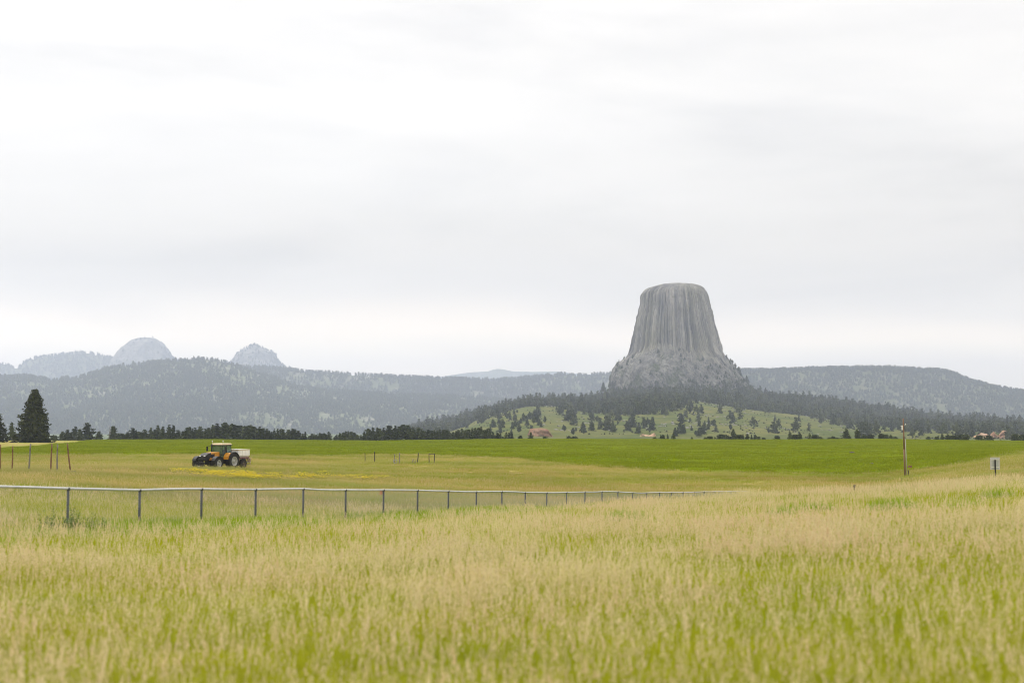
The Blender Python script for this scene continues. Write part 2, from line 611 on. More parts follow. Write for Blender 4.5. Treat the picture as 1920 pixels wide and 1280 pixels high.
cpx = np.arange(-500, 2151, 10.0)
bd = np.array([crop_bounds(p) for p in cpx])
ker = np.ones(3) / 3
for j in (0, 1):
    bd[1:-1, j] = np.convolve(bd[:, j], ker, 'valid')
nt_ = 46
tt = np.linspace(0, 1, nt_)
CY = bd[:, 0][None, :] * (bd[:, 1] / bd[:, 0])[None, :] ** tt[:, None]
CX = upx(cpx)[None, :] * CY
lift = np.where((tt == 0) | (tt == 1), -.25, .17)[:, None]
CZ = ground(CX, CY) + lift + .05 * vnoise(CX * .3, CY * .12, 0, 4) * (lift > 0)
tag(link('crop_field', mesh_np('crop_field', np.stack([CX, CY, CZ], -1).reshape(-1, 3), grid_faces(nt_, len(cpx)), m_crop, True)), kind='structure')


def in_crop(X, Y):
    px = 960 + FH * X / Y
    return (Y > np.interp(px, cpx, bd[:, 0])) & (Y < np.interp(px, cpx, bd[:, 1]))


# ------------------------------------------------------------------ hills
def hill_rows(px, t, spec):
    base, crest = spec
    return base + (np.interp(px, *crest) - base) * t


HILL = {}


def make_hill(name, px0, px1, dpx, y0, yc, y1, crest, mat, base=836.0, shape=.75, amp=5.0, seed=1, fold=(3.2, 900.0), ny=70):
    cx, cr = zip(*crest)
    pxs = np.arange(px0, px1 + .1, dpx)

    def h(X, Y):
        X, Y = np.broadcast_arrays(np.asarray(X, float), np.asarray(Y, float))
        px = 960 + FH * X / Y
        t_ = np.clip((Y - y0) / (yc - y0), 0, 1)
        s = t_ ** shape
        row = base + (np.interp(px, cx, cr) - base) * s
        row = row + amp * fold[0] * (4 * t_ * (1 - t_)) * fbm(X / fold[1], Y / (fold[1] * .7), 0, seed, 4) * .5
        Ze = EYE + wrow(row) * Y
        Zc = EYE + wrow(np.interp(px, cx, cr)) * yc
        back = np.clip((Y - yc) / (y1 - yc), 0, 1)
        z = np.where(Y <= yc, Ze, Zc * (1 - back ** 1.6) + back ** 1.6 * -26)
        return z + amp * .35 * fbm(X / 70, Y / 70, 0, seed + 9, 3)

    ysh = np.concatenate([np.linspace(y0, yc, ny), np.linspace(yc, y1, 14)[1:]])
    P, Q = np.meshgrid(pxs, ysh)
    Xh = upx(P) * Q
    me = mesh_np(name, np.stack([Xh, Q, h(Xh, Q)], -1).reshape(-1, 3), grid_faces(len(ysh), len(pxs)), mat, True)
    o = link(name, me)
    tag(o, kind='structure')
    HILL[len(HILL)] = h
    return h


L2A = [(-700, 745), (-300, 722), (-100, 712), (0, 709), (45, 706), (95, 715), (150, 707), (200, 692), (240, 685), (280, 681), (330, 677), (370, 675), (405, 676),
       (440, 687), (480, 700), (520, 713), (560, 725), (620, 734), (690, 739), (760, 743), (850, 745), (940, 752), (1010, 760), (1100, 772), (1250, 790)]
L2B = [(250, 700), (380, 694), (430, 689), (480, 691), (530, 694), (560, 698), (640, 703), (720, 707), (800, 711), (900, 715), (960, 713), (1010, 709), (1060, 704),
       (1110, 706), (1150, 702), (1250, 708), (1400, 722)]
L3 = [(1240, 725), (1330, 702), (1380, 696), (1440, 696), (1500, 694), (1560, 692), (1650, 691), (1720, 694), (1765, 696), (1795, 704), (1815, 713), (1850, 723), (1900, 734),
      (1960, 738), (2060, 745), (2400, 765)]
L4 = [(-700, 700), (-200, 692), (-20, 686), (10, 685), (27, 692), (45, 680), (62, 673), (85, 669), (105, 667), (130, 664), (150, 661), (165, 663), (190, 669), (205, 672),
      (225, 676), (300, 678), (335, 678), (420, 684), (520, 686), (545, 693), (600, 703), (700, 712)]
L5 = [(780, 712), (840, 704), (880, 698), (915, 696), (930, 691), (945, 692), (960, 696), (1000, 697), (1040, 696), (1080, 700), (1200, 708)]

h2a = make_hill('wooded_hill', -700, 1250, 9, 5300, 7000, 8200, L2A, m_hill, amp=11, seed=11, fold=(4.2, 800.0))
h2b = make_hill('wooded_ridge', 250, 1400, 9, 7300, 8200, 9600, L2B, m_hill, amp=6, seed=21)
h3 = make_hill('flat_topped_hill', 1240, 2400, 9, 5700, 6600, 7900, L3, m_hillpale, amp=7, seed=31)
h4 = make_hill('distant_ridge', -700, 700, 9, 11200, 12500, 14000, L4, m_hillpale, amp=9, seed=41)
h5 = make_hill('faint_mountain', 780, 1200, 9, 15600, 16400, 17200, L5, m_hill, amp=9, seed=51)

# the rise under the tower: open grassy knolls in front, a wooded bench behind
KN = ([700, 780, 850, 880, 900, 930, 960, 985, 1010, 1060, 1120, 1160, 1200, 1230, 1260, 1300, 1350, 1400, 1450, 1500, 1560, 1620, 1700, 1800, 1920, 2100, 2400],
      [824, 817, 806, 796, 784, 776, 768, 763, 761, 763, 765, 760, 753, 750, 749.5, 751, 759, 767, 773, 779, 787, 794, 800, 803, 806, 812, 820])
PL = ([700, 780, 850, 900, 960, 1000, 1040, 1100, 1140, 1200, 1400, 1440, 1500, 1560, 1620, 1680, 1740, 1800, 1860, 1920, 2100, 2400],
      [818, 806, 794, 778, 764, 757, 756, 753, 745, 741, 740, 746, 751, 758, 768, 777, 786, 791, 793, 799, 806, 815])


def h1(X, Y):
    X, Y = np.broadcast_arrays(np.asarray(X, float), np.asarray(Y, float))
    px = 960 + FH * X / Y
    kn, pl = np.interp(px, *KN), np.interp(px, *PL)
    t_ = np.clip((Y - 1150) / (2300 - 1150), 0, 1)
    front = 838 + (kn - 838) * t_ ** .62 + 9.0 * (4 * t_ * (1 - t_)) * fbm(X / 150, Y / 260, 0, 61, 4)
    t2 = np.clip((Y - 2300) / 800, 0, 1)
    bench = kn + (pl - kn) * t2 ** 1.3 + np.where(t2 < 1, 3 * (4 * t2 * (1 - t2)), 0)
    row = np.where(Y < 2300, front, bench)
    z = EYE + wrow(row) * Y
    zt = EYE + wrow(pl) * 3100
    back = np.clip((Y - 3700) / 700, 0, 1)
    z = np.where(Y > 3100, zt * (1 - back) - 26 * back, z)
    return z + 1.2 * fbm(X / 40, Y / 40, 0, 71, 3)


pxs = np.arange(700, 2401, 5.0)
ysh = np.concatenate([np.linspace(1150, 2400, 90), np.linspace(2420, 3700, 40), np.linspace(3750, 4400, 10)])
P, Q = np.meshgrid(pxs, ysh)
Xh = upx(P) * Q
tag(link('grassy_slope', mesh_np('grassy_slope', np.stack([Xh, Q, h1(Xh, Q)], -1).reshape(-1, 3), grid_faces(len(ysh), len(pxs)), m_slope, True)), kind='structure')

# ------------------------------------------------------------------ the rock tower
YT = 3450.0
tower = empty('rock_tower', at(1270, 748, YT))
tag(tower, 'huge flat-topped grey rock tower with vertical column grooves above a wooded slope', 'rock tower')
TZ = np.array([[118, 700, 880], [124, 640, 960], [132, 610, 1000], [141, 585, 1028], [150, 560, 1042], [162, 520, 1054], [180, 488, 1066], [200, 466, 1082], [215, 455, 1090], [235, 446, 1097], [260, 440, 1104],
               [350, 428, 1125], [450, 405, 1148], [550, 380, 1172], [650, 362, 1203], [750, 342, 1226], [800, 324, 1246], [850, 295, 1288],
               [900, 228, 1325], [950, 182, 1356], [1000, 160, 1395], [1050, 150, 1430], [1100, 143, 1462], [1150, 135, 1500], [1200, 122, 1560], [1270, 100, 1600], [1360, 60, 1650]], float)
SC = 1707 / 320.0


def tower_ring(zoomy):
    l = np.interp(zoomy, TZ[:, 0], TZ[:, 1])
    r = np.interp(zoomy, TZ[:, 0], TZ[:, 2])
    return l, r


def tower_xyz(zy, l, r):
    row = 510 + zy / SC
    pl, pr = 1120 + l / SC, 1120 + r / SC
    a0, b0 = ray(pl, row)
    a1, _ = ray(pr, row)
    return a0 * YT, a1 * YT, EYE + b0 * YT


NA = 1100
th = np.linspace(0, 2 * math.pi, NA, endpoint=False)
# irregular rock columns round the circumference
rc = np.random.default_rng(5)
wid = rc.uniform(.55, 1.5, 128)
edge = np.concatenate([[0], np.cumsum(wid)]) / wid.sum() * 2 * math.pi
ci = np.clip(np.searchsorted(edge, th, 'right') - 1, 0, 127)
fr = (th - edge[ci]) / (edge[ci + 1] - edge[ci])
col_off = rc.normal(0, 1.5, 128)
col_break = rc.uniform(.12, 1.1, 128)
col_break2 = rc.uniform(0.0, .95, 128)
crack_d = rc.uniform(.4, 1.0, 129)


maj = edge[:-1][rc.uniform(0, 1, 128) < .42]
maj_a = rc.uniform(.45, 1.0, len(maj))
dth = np.abs((th[:, None] - maj[None] + math.pi) % (2 * math.pi) - math.pi)
maj_k = dth.argmin(1)
maj_d = dth.min(1) * 92.0


def shaft_mesh():
    zys = np.concatenate([[119, 124, 130, 137, 145, 154, 164, 175, 187], np.linspace(200, 930, 150)])
    V = []
    for zy in zys:
        l, r = tower_ring(min(zy, 840))
        if zy > 840:
            l, r = l - (zy - 840) * .45, r + (zy - 840) * .55
        x0, x1, z = tower_xyz(zy, l, r)
        cx, a = (x0 + x1) / 2, (x1 - x0) / 2
        hh = np.clip((zy - 130) / 700, 0, 1)
        arch = np.clip(1 - np.abs(2 * fr - 1) ** 3.0, 0, 1) ** .6
        dep = .35 + .65 * np.clip((hh - .10) / .25, 0, 1)
        d = 6.0 * dep * (arch - .85) * crack_d[ci]
        d = d + col_off[ci] * np.clip(hh * 3, 0, 1)
        fade = np.clip(.9 + 1.6 * vnoise(maj_k * 7.3, z / 55.0, 0, 44), .0, 1) * np.clip((hh - .04) / .12, 0, 1)
        d = d - 10.0 * maj_a[maj_k] * fade * np.exp(-(maj_d / 1.35) ** 2)
        d = d - 2.0 * (hh > col_break[ci]) + 1.8 * (hh < col_break2[ci] * .4)
        X, Y = np.cos(th) * a, np.sin(th) * a
        d = d + 6.5 * fbm(X / 26, Y / 26, z / 90, 81, 3) * min(1, hh * 4 + .2) + 1.6 * fbm(X / 5, Y / 5, z / 9, 91, 2) * (1.5 - hh)
        rad = np.maximum(a + d * (1 if zy > 150 else .4), 1)
        V.append(np.stack([cx + np.cos(th) * rad, YT + np.sin(th) * rad * .92, np.full(NA, z) + .9 * fbm(X / 9, Y / 9, z / 9, 95, 2)], 1))
    V = np.concatenate(V)
    f = grid_faces(len(zys), NA, True)
    tone = np.tile(np.clip(.5 + .26 * rc.normal(0, 1, 128), 0, 1)[ci], len(zys))
    hv = np.repeat(np.clip((zys - 150) / 110, 0, 1), NA)
    tone = .5 + (tone - .5) * (.25 + .75 * hv) - .16 * (1 - hv)
    tone = np.clip(tone + .16 * fbm(V[:, 0] / 30, V[:, 1] / 30, V[:, 2] / 70, 66, 3), 0, 1)
    return mesh_np('column_shaft', V - np.array(tower.location)[None], f, m_rock, False, None, {'tone': tone})


link('column_shaft', shaft_mesh(), tower)


def talus_mesh():
    nb = 760
    tb = np.linspace(0, 2 * math.pi, nb, endpoint=False)
    # upper limit of the boulder skirt, higher in places (front is at -pi/2)
    front = np.degrees(((tb + math.pi * 1.5) % (2 * math.pi)) - math.pi)      # 0 = facing the camera, + to the right
    top = np.interp(front, [-180, -95, -70, -45, -32, -15, 0, 15, 35, 60, 80, 95, 180], [850, 870, 835, 775, 715, 740, 795, 815, 850, 850, 830, 870, 850]) + 34 * fbm(front / 8.0, 0 * front, 0, 33, 2) + 46 * fbm(front / 2.6, 0 * front, 0, 34, 3)
    ts = np.linspace(0, 1, 84)
    V = []
    for q in ts:
        zy = top + (1330 - top) * q ** 1.0
        l, r = tower_ring(zy)
        row = 510 + zy / SC
        xl = np.interp(zy, TZ[:, 0], TZ[:, 1])
        px_l, px_r = 1120 + l / SC, 1120 + r / SC
        x0 = (px_l - 960) / FPX * YT
        x1 = (px_r - 960) / FPX * YT
        z = EYE + wrow(row) * YT
        cx, a = (x0 + x1) / 2, (x1 - x0) / 2
        inset = 3.5 * np.clip(1 - q * 8, 0, 1)
        X, Y = np.cos(tb) * a, np.sin(tb) * a
        d = 1.5 - inset + np.clip(q * 6, .15, 1) * (5.5 * fbm(X / 20 + z / 60, Y / 20, z / 60, 101, 3) + 5.0 * np.abs(fbm(X / 6 + z / 30, Y / 6, z / 24, 111, 3)) + 1.8 * vnoise(X / 2.6, Y / 2.6, z / 5, 121))
        cb = np.clip(np.searchsorted(edge, tb, 'right') - 1, 0, 127)
        fb = (tb - edge[cb]) / (edge[cb + 1] - edge[cb])
        d = d + 5.0 * (np.clip(1 - np.abs(2 * fb - 1) ** 3, 0, 1) ** .6 - .85) * max(0, 1 - q * 2.6) + col_off[cb] * max(0, 1 - q * 3)
        rad = a + d
        V.append(np.stack([cx + np.cos(tb) * rad, YT + np.sin(tb) * rad * .95, z + 1.5 * vnoise(X / 6, Y / 6, z / 6, 131)], 1))
    fcs = grid_faces(len(ts), nb, True)
    qf = np.repeat(ts[:-1], nb)
    cf = fbm(np.tile(tb, len(ts) - 1) * 22, qf * 9, 0, 55, 3)
    mi = np.where(cf + .5 * RNG.normal(0, .35, len(qf)) > qf * 5.5 - .75, 1, 0)
    ct = np.clip(np.searchsorted(edge, tb, 'right') - 1, 0, 127)
    tn = np.tile(np.clip(.5 + .26 * np.random.default_rng(9).normal(0, 1, 128), 0, 1)[ct], len(ts))
    return mesh_np('talus_skirt', np.concatenate(V) - np.array(tower.location)[None], fcs, [m_talus, m_rock], False, mi, {'tone': tn})


link('talus_skirt', talus_mesh(), tower)


def summit_mesh():
    V = []
    fan = 160
    ta = np.linspace(0, 2 * math.pi, fan, endpoint=False)
    zz = np.array([112, 118, 126, 136, 148, 160])
    for k, zy in enumerate(zz):
        if k == 0:
            l, r = 780, 800
        else:
            l, r = tower_ring(zy)
        x0, x1, z = tower_xyz(zy - (2 if k else 0), l, r)
        cx, a = (x0 + x1) / 2, (x1 - x0) / 2
        zs = z + .5 * fbm(np.cos(ta) * a / 8, np.sin(ta) * a / 8, 0, 7, 2) * (k > 0)
        V.append(np.stack([cx + np.cos(ta) * (a + .2), YT + np.sin(ta) * (a + .2) * .92, zs - .25 * k], 1))
    return mesh_np('summit_cap', np.concatenate(V) - np.array(tower.location)[None], grid_faces(len(zz), fan, True), m_summit, True)


link('summit_cap', summit_mesh(), tower)


# the two domes far left
def dome(label, prof, Yd, base_row, seed):
    l0, r0 = prof[-1][1], prof[-1][2]
    pr = np.array(prof, float)
    o = at((l0 + r0) / 2, base_row, Yd)
    nb = 420
    tb = np.linspace(0, 2 * math.pi, nb, endpoint=False)
    rows = np.concatenate([np.linspace(pr[0, 0], pr[-1, 0], 60), [base_row + 8]])
    V = []
    for rw in rows:
        l, r = np.interp(rw, pr[:, 0], pr[:, 1]), np.interp(rw, pr[:, 0], pr[:, 2])
        x0, x1 = ray(l, rw)[0] * Yd, ray(r, rw)[0] * Yd
        z = EYE + wrow(rw) * Yd
        cx, a = (x0 + x1) / 2, (x1 - x0) / 2
        X, Y = np.cos(tb) * a, np.sin(tb) * a
        k = min(1, a / 90)
        d = k * (20 * fbm(X / 75, Y / 75, z / 150, seed, 3) + 16 * fbm(X / 24, Y / 24, z / 130, seed + 5, 3))
        V.append(np.stack([cx + np.cos(tb) * (a + d), Yd + np.sin(tb) * (a + d), z + 3 * k * vnoise(X / 25, Y / 25, z / 25, seed + 3)], 1))
    me = mesh_np('rock_dome', np.concatenate(V) - np.array(o)[None], grid_faces(len(rows), nb, True), m_dome, False)
    ob = link('rock_dome', me, None, o)
    return tag(ob, label, 'rock dome', 'pale rock domes on the far ridge')


dome('largest pale grey rock dome rising above the ridge at far left', [(633, 268, 282), (634, 258, 289), (637, 250, 296), (641, 242, 302), (646, 236, 307), (651, 229, 310), (657, 223, 313), (662, 219, 316), (667, 216, 319), (672, 213, 324), (680, 205, 334), (692, 195, 345)], 12350, 692, 3)
dome('smaller pale grey rock dome with wooded shoulder, right of the large dome', [(647, 473, 478), (649, 468, 484), (652, 462, 490), (656, 457, 500), (660, 451, 509), (664, 446, 515), (668, 442, 517), (674, 437, 519), (682, 428, 527), (694, 415, 540)], 12250, 694, 13)


# rough ledges of red and pink rock on the slope
def outcrop(name, label, px0, px1, r_top, r_bot, Y, mat, seed, humps):
    nx, nz = 46, 12
    base = at((px0 + px1) / 2, r_bot, Y)
    V = []
    for j in range(nz):
        q = j / (nz - 1)
        for i in range(nx):
            s = i / (nx - 1)
            px = px0 + (px1 - px0) * s
            top = np.interp(s, [h[0] for h in humps], [h[1] for h in humps])
            row = r_bot + 6 + (r_top - r_bot - 6) * top * q
            p = at(px, row, Y + 16 * q + 10 * (1 - math.sin(math.pi * s)))
            d = 3.0 * float(fbm(px / 6, j * .9, 0, seed, 3)) + (1.6 if (j % 3 == 0) else 0)
            V.append((p.x - base.x, p.y - d - base.y, p.z - base.z))
    for i in range(nx):                      # back edge goes down behind the ledge
        p = V[(nz - 1) * nx + i]
        V.append((p[0], p[1] + 22, -14))
    me = mesh_np(name, V, grid_faces(nz + 1, nx), mat, False)
    return tag(link(name, me, None, base), label, 'rock outcrop', 'bare rock outcrops low on the slope')


outcrop('rock_outcrop', 'red layered rock outcrop low on the green slope, left of the tower', 985, 1042, 802, 824, 1262, m_redrock, 3, [(0, .2), (.15, .95), (.5, 1), (.75, .9), (1, .2)])
outcrop('rock_outcrop', 'pale pinkish rock outcrop below the tower at the green field edge', 1190, 1236, 811, 824, 1258, m_pinkrock, 5, [(0, .2), (.3, .9), (.6, .75), (.8, 1), (1, .2)])
outcrop('rock_outcrop', 'bare rounded pink bank at right behind two bushes', 1812, 1858, 811, 826, 1380, m_pinkrock, 7, [(0, .05), (.3, .7), (.6, 1), (.85, .9), (1, .5)])
outcrop('rock_outcrop', 'broken pink and grey rock bank at far right among trees', 1852, 1905, 806, 826, 1400, m_redrock, 9, [(0, .5), (.2, .9), (.35, .6), (.55, 1), (.8, .8), (1, .2)])


# ------------------------------------------------------------------ trees
def crown_mesh(name, seed, mat, width=.25, start=.12, whorls=15, per=7, clumps=3, size=.055, power=.85, droop=.25, irregular=.25, round_top=False, core=.42):
    """crown of height 1 and half-width WIDTH: boughs carrying many small needle sprays, ragged outline"""
    g = np.random.default_rng(seed)
    V, F = [], []
    lean = g.normal(0, .012, 2)
    sect = g.uniform(1 - irregular, 1 + irregular, 9)
    for wv in range(whorls):
        t_ = start + (1 - start) * (wv + g.uniform(-.3, .3)) / whorls
        t_ = min(max(t_, start), .985)
        s = (t_ - start) / (1 - start)
        prof = (1 - s) ** power if not round_top else math.sqrt(max(0, 1 - (max(s - .28, 0) / .72) ** 2.2)) * min(1, .55 + s * 1.8)
        rad = width * prof * g.uniform(.8, 1.12) + .012
        n = max(3, int(per * (.5 + .5 * prof) + g.uniform(0, 1)))
        a0 = g.uniform(0, 6.28)
        for k in range(n):
            a = a0 + 6.283 * k / n + g.normal(0, .22)
            rr = rad * sect[int((a % 6.283) / 6.283 * 9) % 9] * g.uniform(.72, 1.15)
            for c in range(clumps):
                q = (c + 1) / clumps * g.uniform(.8, 1.08)
                cx, cyy = math.cos(a) * rr * q + lean[0] * t_, math.sin(a) * rr * q + lean[1] * t_
                cz = t_ - droop * rr * q * q + g.normal(0, .008)
                sz = size * g.uniform(.7, 1.35) * (.55 + .6 * prof)
                for _ in range(3):
                    d = g.normal(0, 1, 3)
                    d[2] *= .45
                    d /= np.linalg.norm(d) + 1e-9
                    e = np.cross(d, g.normal(0, 1, 3))
                    e /= np.linalg.norm(e) + 1e-9
                    o = np.array([cx, cyy, cz]) + g.normal(0, sz * .35, 3)
                    b = len(V)
                    V += [o - d * sz, o + e * sz * .5, o + d * sz * 1.1, o - e * sz * .45]
                    F.append((b, b + 1, b + 2, b + 3))
    if core:
        b = len(V)
        kk = 7
        for lv, (h_, q) in enumerate(((start + .02, .35), (start + .2, 1.0), (start + .5, .62), (.9, .12))):
            for i in range(kk):
                a = 6.283 * i / kk
                V.append(np.array([math.cos(a), math.sin(a), 0]) * width * core * q * g.uniform(.75, 1.2) + np.array([0, 0, h_]))
        for lv in range(3):
            for i in range(kk):
                F.append((b + lv * kk + i, b + lv * kk + (i + 1) % kk, b + (lv + 1) * kk + (i + 1) % kk, b + (lv + 1) * kk + i))
    return mesh_np(name, np.array(V), np.array(F), mat)


def trunk_mesh(name, mat, r=.018, h=.9, limbs=0, seed=0):
    mb = MB()
    mb.cyl((0, 0, -.06), (.004, 0, h * .55), r, r * .6, 7)
    mb.cyl((.004, 0, h * .55), (0, 0, h), r * .6, r * .15, 6)
    g = random.Random(seed)
    for i in range(limbs):
        z = h * g.uniform(.2, .85)
        a = g.uniform(0, 6.28)
        L = .16 * (1 - z) + .04
        mb.cyl((0, 0, z), (math.cos(a) * L, math.sin(a) * L, z + g.uniform(-.01, .05)), r * .3, r * .06, 4)
    return mb.mesh(name, mat)


CR, TRK = [], []
for i in range(7):
    CR.append(crown_mesh('crown', 100 + i, m_pine, width=[.22, .26, .30, .24, .28, .20, .33][i], start=[.08, .12, .1, .2, .06, .16, .14][i], whorls=13, per=6, clumps=3,
                         size=[.06, .065, .07, .065, .06, .055, .075][i], power=[.95, .85, .8, .7, .9, 1.0, .6][i], irregular=.3))
for i in range(3):      # broad bushes
    CR.append(crown_mesh('crown', 140 + i, m_pine, width=.52, start=.02, whorls=9, per=9, clumps=3, size=.12, round_top=True, irregular=.3, droop=.05))
for i in range(3):      # thin ponderosa with a bare lower trunk
    CR.append(crown_mesh('crown', 160 + i, m_pine, width=.17, start=.30, whorls=10, per=5, clumps=3, size=.065, round_top=True, irregular=.35, droop=.1))
TRK = [trunk_mesh('trunk', m_bark, .018, .9, 8, i) for i in range(3)]
m_bare = trunk_mesh('trunk', m_deadwood, .016, .97, 26, 9)


def tree(name, X, Y, zb, H, wf, k, label, group, cat='tree', trunk=True, rz=None):
    o = empty(name, (X, Y, zb))
    tag(o, label, cat, group)
    c = link('crown', CR[k], o)
    c.scale = (H * wf, H * wf, H)
    c.rotation_euler = (0, 0, random.uniform(0, 6.28) if rz is None else rz)
    if trunk:
        q = link('trunk', TRK[k % 3], o)
        q.scale = (H, H, H)
    return o


def tree_top(px, row_top, Y, hfun, **kw):
    p = at(px, row_top, Y)
    zb = float(hfun(np.array([p.x]), np.array([Y]))[0]) - .2
    return tree(X=p.x, Y=Y, zb=zb, H=max(.6, p.z - zb), **kw)


# the dark trees along the far edge of the field, left part
G_ROW = 'dark pines in the long row behind the green field'
rowlist = [(116, 807, 1), (127, 804, 2), (133, 809, 0), (141, 798, 4), (150, 803, 3), (165, 791, 2), (185, 808, 6), (213, 797, 3), (229, 812, 7), (240, 809, 2), (250, 800, 1),
           (262, 809, 7), (272, 804, 2), (283, 800, 0), (291, 803, 1), (297, 796, 5), (305, 798, 0), (317, 795, 5), (325, 796, 5), (335, 805, 2), (343, 807, 3)]
EARLY = []
for px, tr_, k in rowlist:
    nm = {165: 'tallest pine of the small clump right of the big spruce', 185: 'low lone bushy pine between the small clump and the bare tree',
          213: 'rounded pine standing against the bare tree'}.get(px)
    lab = nm or ('dark pine in the small clump just right of the big spruce' if px < 160 else 'dark pine of loose row between bare tree and tractor')
    o = tree_top(px, tr_, 650 + (px * 7 % 40), ground, name='pine_tree', wf=1.45, k=k, label=lab, group=G_ROW)
    if not nm: EARLY.append((o, px, 824 - tr_, lab))
env = ([345, 352, 365, 372, 385, 400, 420, 434, 448, 465, 480, 495, 520, 545, 560, 570, 600, 615, 625, 632, 642, 652, 662, 668, 676, 688, 700, 716, 730, 752, 760, 776, 800, 815, 835, 850, 866, 880, 895, 910, 925, 940, 955, 968],
       [803, 797, 798, 795, 797, 793, 789, 792, 795, 794, 797, 799, 803, 801, 805, 806, 808, 807, 811, 807, 809, 805, 804, 807, 811, 800, 800, 799, 795, 795, 793, 798, 801, 799, 802, 801, 799, 800, 797, 800, 804, 806, 807, 811])
ROWT = []
px = 346.0
j = 0
while px < 970:
    if not (619.5 < px < 622.5 or 672.5 < px < 676):
        tr_ = np.interp(px, *env) + abs(random.gauss(0, 4.6))
        k = random.choice([0, 1, 2, 3, 4, 5, 0, 5, 3])
        lab = 'dark pine of the row ' + next(n_ for lim, n_ in (
            (368, 'just left of the tractor'), (398, 'right above the tractor nose'), (428, 'straight behind the tractor cab'), (466, 'behind the white spreader'), (500, 'just right of the spreader'),
            (540, 'behind the left yellow flowers'), (580, 'above the thin end of the flowers'), (620, 'left of the narrow sky gap'), (675, 'between the two gaps'), (705, 'above the pair of dark posts'),
            (735, 'above the coil of old wire'), (765, 'at its highest hump'), (795, 'above the crossed sticks'), (830, 'above the low dark rail'), (865, 'right of the low dark rail'), (900, 'before the row thins'),
            (935, 'where the row thins to the right'), (2000, 'at its far right end')) if px < lim)
        ROWT.append((tree_top(px, tr_, 640 + random.uniform(0, 70), ground, name='pine_tree', wf=random.uniform(1.25, 1.7), k=k, label=lab, group=G_ROW), px, 824 - tr_, lab))
    px += random.uniform(3.9, 6.8) if px < 955 else 12
    j += 1

# shrubs and small pines along the right part of the field edge
G_RT = 'low dark trees along the right field edge'
right = [(976, 817, 7, 'tiny dark bush just right of the long pine row'), (995, 810, 2, 'single small pine in front of the red outcrop'), (1022, 818, 8, 'low dark bush at the foot of the red outcrop'),
         (1066, 818, 7, 'low dark bush right of the red outcrop, left one of a trio'), (1071, 820, 8, 'smallest dark bush in the middle of a trio'), (1077, 818, 9, 'low dark bush, right one of the trio'),
         (1228, 820, 7, 'tiny dark bush below the pale pinkish outcrop'), (1242, 816, 7, 'broad dark bush left of two pointed pines below tower'), (1252, 814, 5, 'left pointed pine of a pair below the tower'),
         (1263, 810, 0, 'right taller pointed pine of a pair below the tower'), (1297, 819, 1, 'tiny lone pine on the field edge below the tower'), (1322, 820, 7, None), (1331, 818, 8, None), (1340, 819, 5, None),
         (1351, 814, 8, 'grey-green broad bush left of the taller pine below tower'), (1360, 815, 9, None), (1375, 804, 2, 'tallest dark pine of the clump right below the tower'), (1386, 815, 8, None), (1393, 814, 5, None), (1401, 813, 1, None), (1409, 815, 5, None), (1416, 815, 1, None), (1422, 819, 7, None),
         (1432, 821, 8, None), (1457, 817, 8, 'low dark bush alone between two clumps'), (1481, 808, 4, 'upright dark tree at the left of a three-bush clump'), (1491, 815, 8, 'low middle bush of a three-bush clump'), (1500, 812, 6, 'pointed dark bush at the right of a three-bush clump'),
         (1518, 812, 4, 'dark shrub with a spike at its left top'), (1528, 815, 8, None), (1538, 819, 9, None), (1555, 820, 8, None), (1562, 818, 7, None), (1570, 821, 9, None),
         (1587, 804, 10, 'left one of the two tall rounded trees on the field edge'), (1608, 806, 10, 'right one of the two tall rounded trees on the field edge'), (1620, 815, 7, 'small bush against the two tall rounded trees'),
         (1633, 815, 8, 'grey-green bush between the rounded pair and the utility pole'), (1653, 813, 8, None), (1661, 815, 7, None), (1670, 815, 6, None), (1679, 819, 9, None), (1741, 819, 7, 'tiny dark bush just right of the utility pole'),
         (1757, 819, 7, None), (1767, 813, 1, 'slim small pine right of the utility pole'), (1777, 814, 6, None), (1785, 816, 8, None), (1792, 813, 5, None), (1801, 815, 8, None), (1810, 814, 8, None), (1836, 816, 8, 'left bush in front of the rounded pink bank'),
         (1854, 816, 9, 'right bush in front of the rounded pink bank'), (1903, 813, 7, 'broad dark bush near the right frame edge'), (1913, 816, 1, None), (1920, 815, 8, None)]
RIGHT = []
for px, tr_, k, lab in right:
    z = px * 37 % 50
    named = lab is not None
    lab = lab or ('low dark tree in the clump right below the tower' if px < 1440 else 'low dark bush in the line left of the rounded pair' if px < 1580 else
                  'low dark bush left of the utility pole' if px < 1700 else 'dark bush in the row between utility pole and pink bank' if px < 1825 else 'dark bush at the far right field edge')
    nm = 'bush' if k >= 7 and k < 10 else 'pine_tree'
    if k == 10: k = 6
    o = tree_top(px, tr_ - 1.0, 625 + z * .5, ground, name=nm, wf={7: .9, 8: .95, 9: 1.0, 6: 1.25}.get(k, 1.25), k=k, label=lab, group=G_RT, cat='bush' if nm == 'bush' else 'tree')
    if not named: RIGHT.append((o, px, 824 - tr_, lab))

# two big spruces at left, the bare tree, and pines behind them
CR_BIG = crown_mesh('crown', 301, m_spruce, width=.355, start=.035, whorls=34, per=17, clumps=6, size=.033, power=.62, droop=.10, irregular=.22, core=.55)
CR_BIG2 = crown_mesh('crown', 305, m_spruce, width=.33, start=.05, whorls=30, per=13, clumps=5, size=.036, power=.7, droop=.12, irregular=.25, core=.5)


def big(px, top, row_b, Y, crown, label, wf=1.0, rz=0.0, name='spruce_tree'):
    p = at(px, top, Y)
    zb = g1(p.x, Y) - .1
    o = empty(name, (p.x, Y, zb))
    tag(o, label, 'tree')
    H = p.z - zb
    c = link('crown', crown, o)
    c.scale = (H * wf, H * wf, H)
    c.rotation_euler = (0, 0, rz)
    q = link('trunk', TRK[0], o)
    q.scale = (H * 1.3, H * 1.3, H)
    return o, H


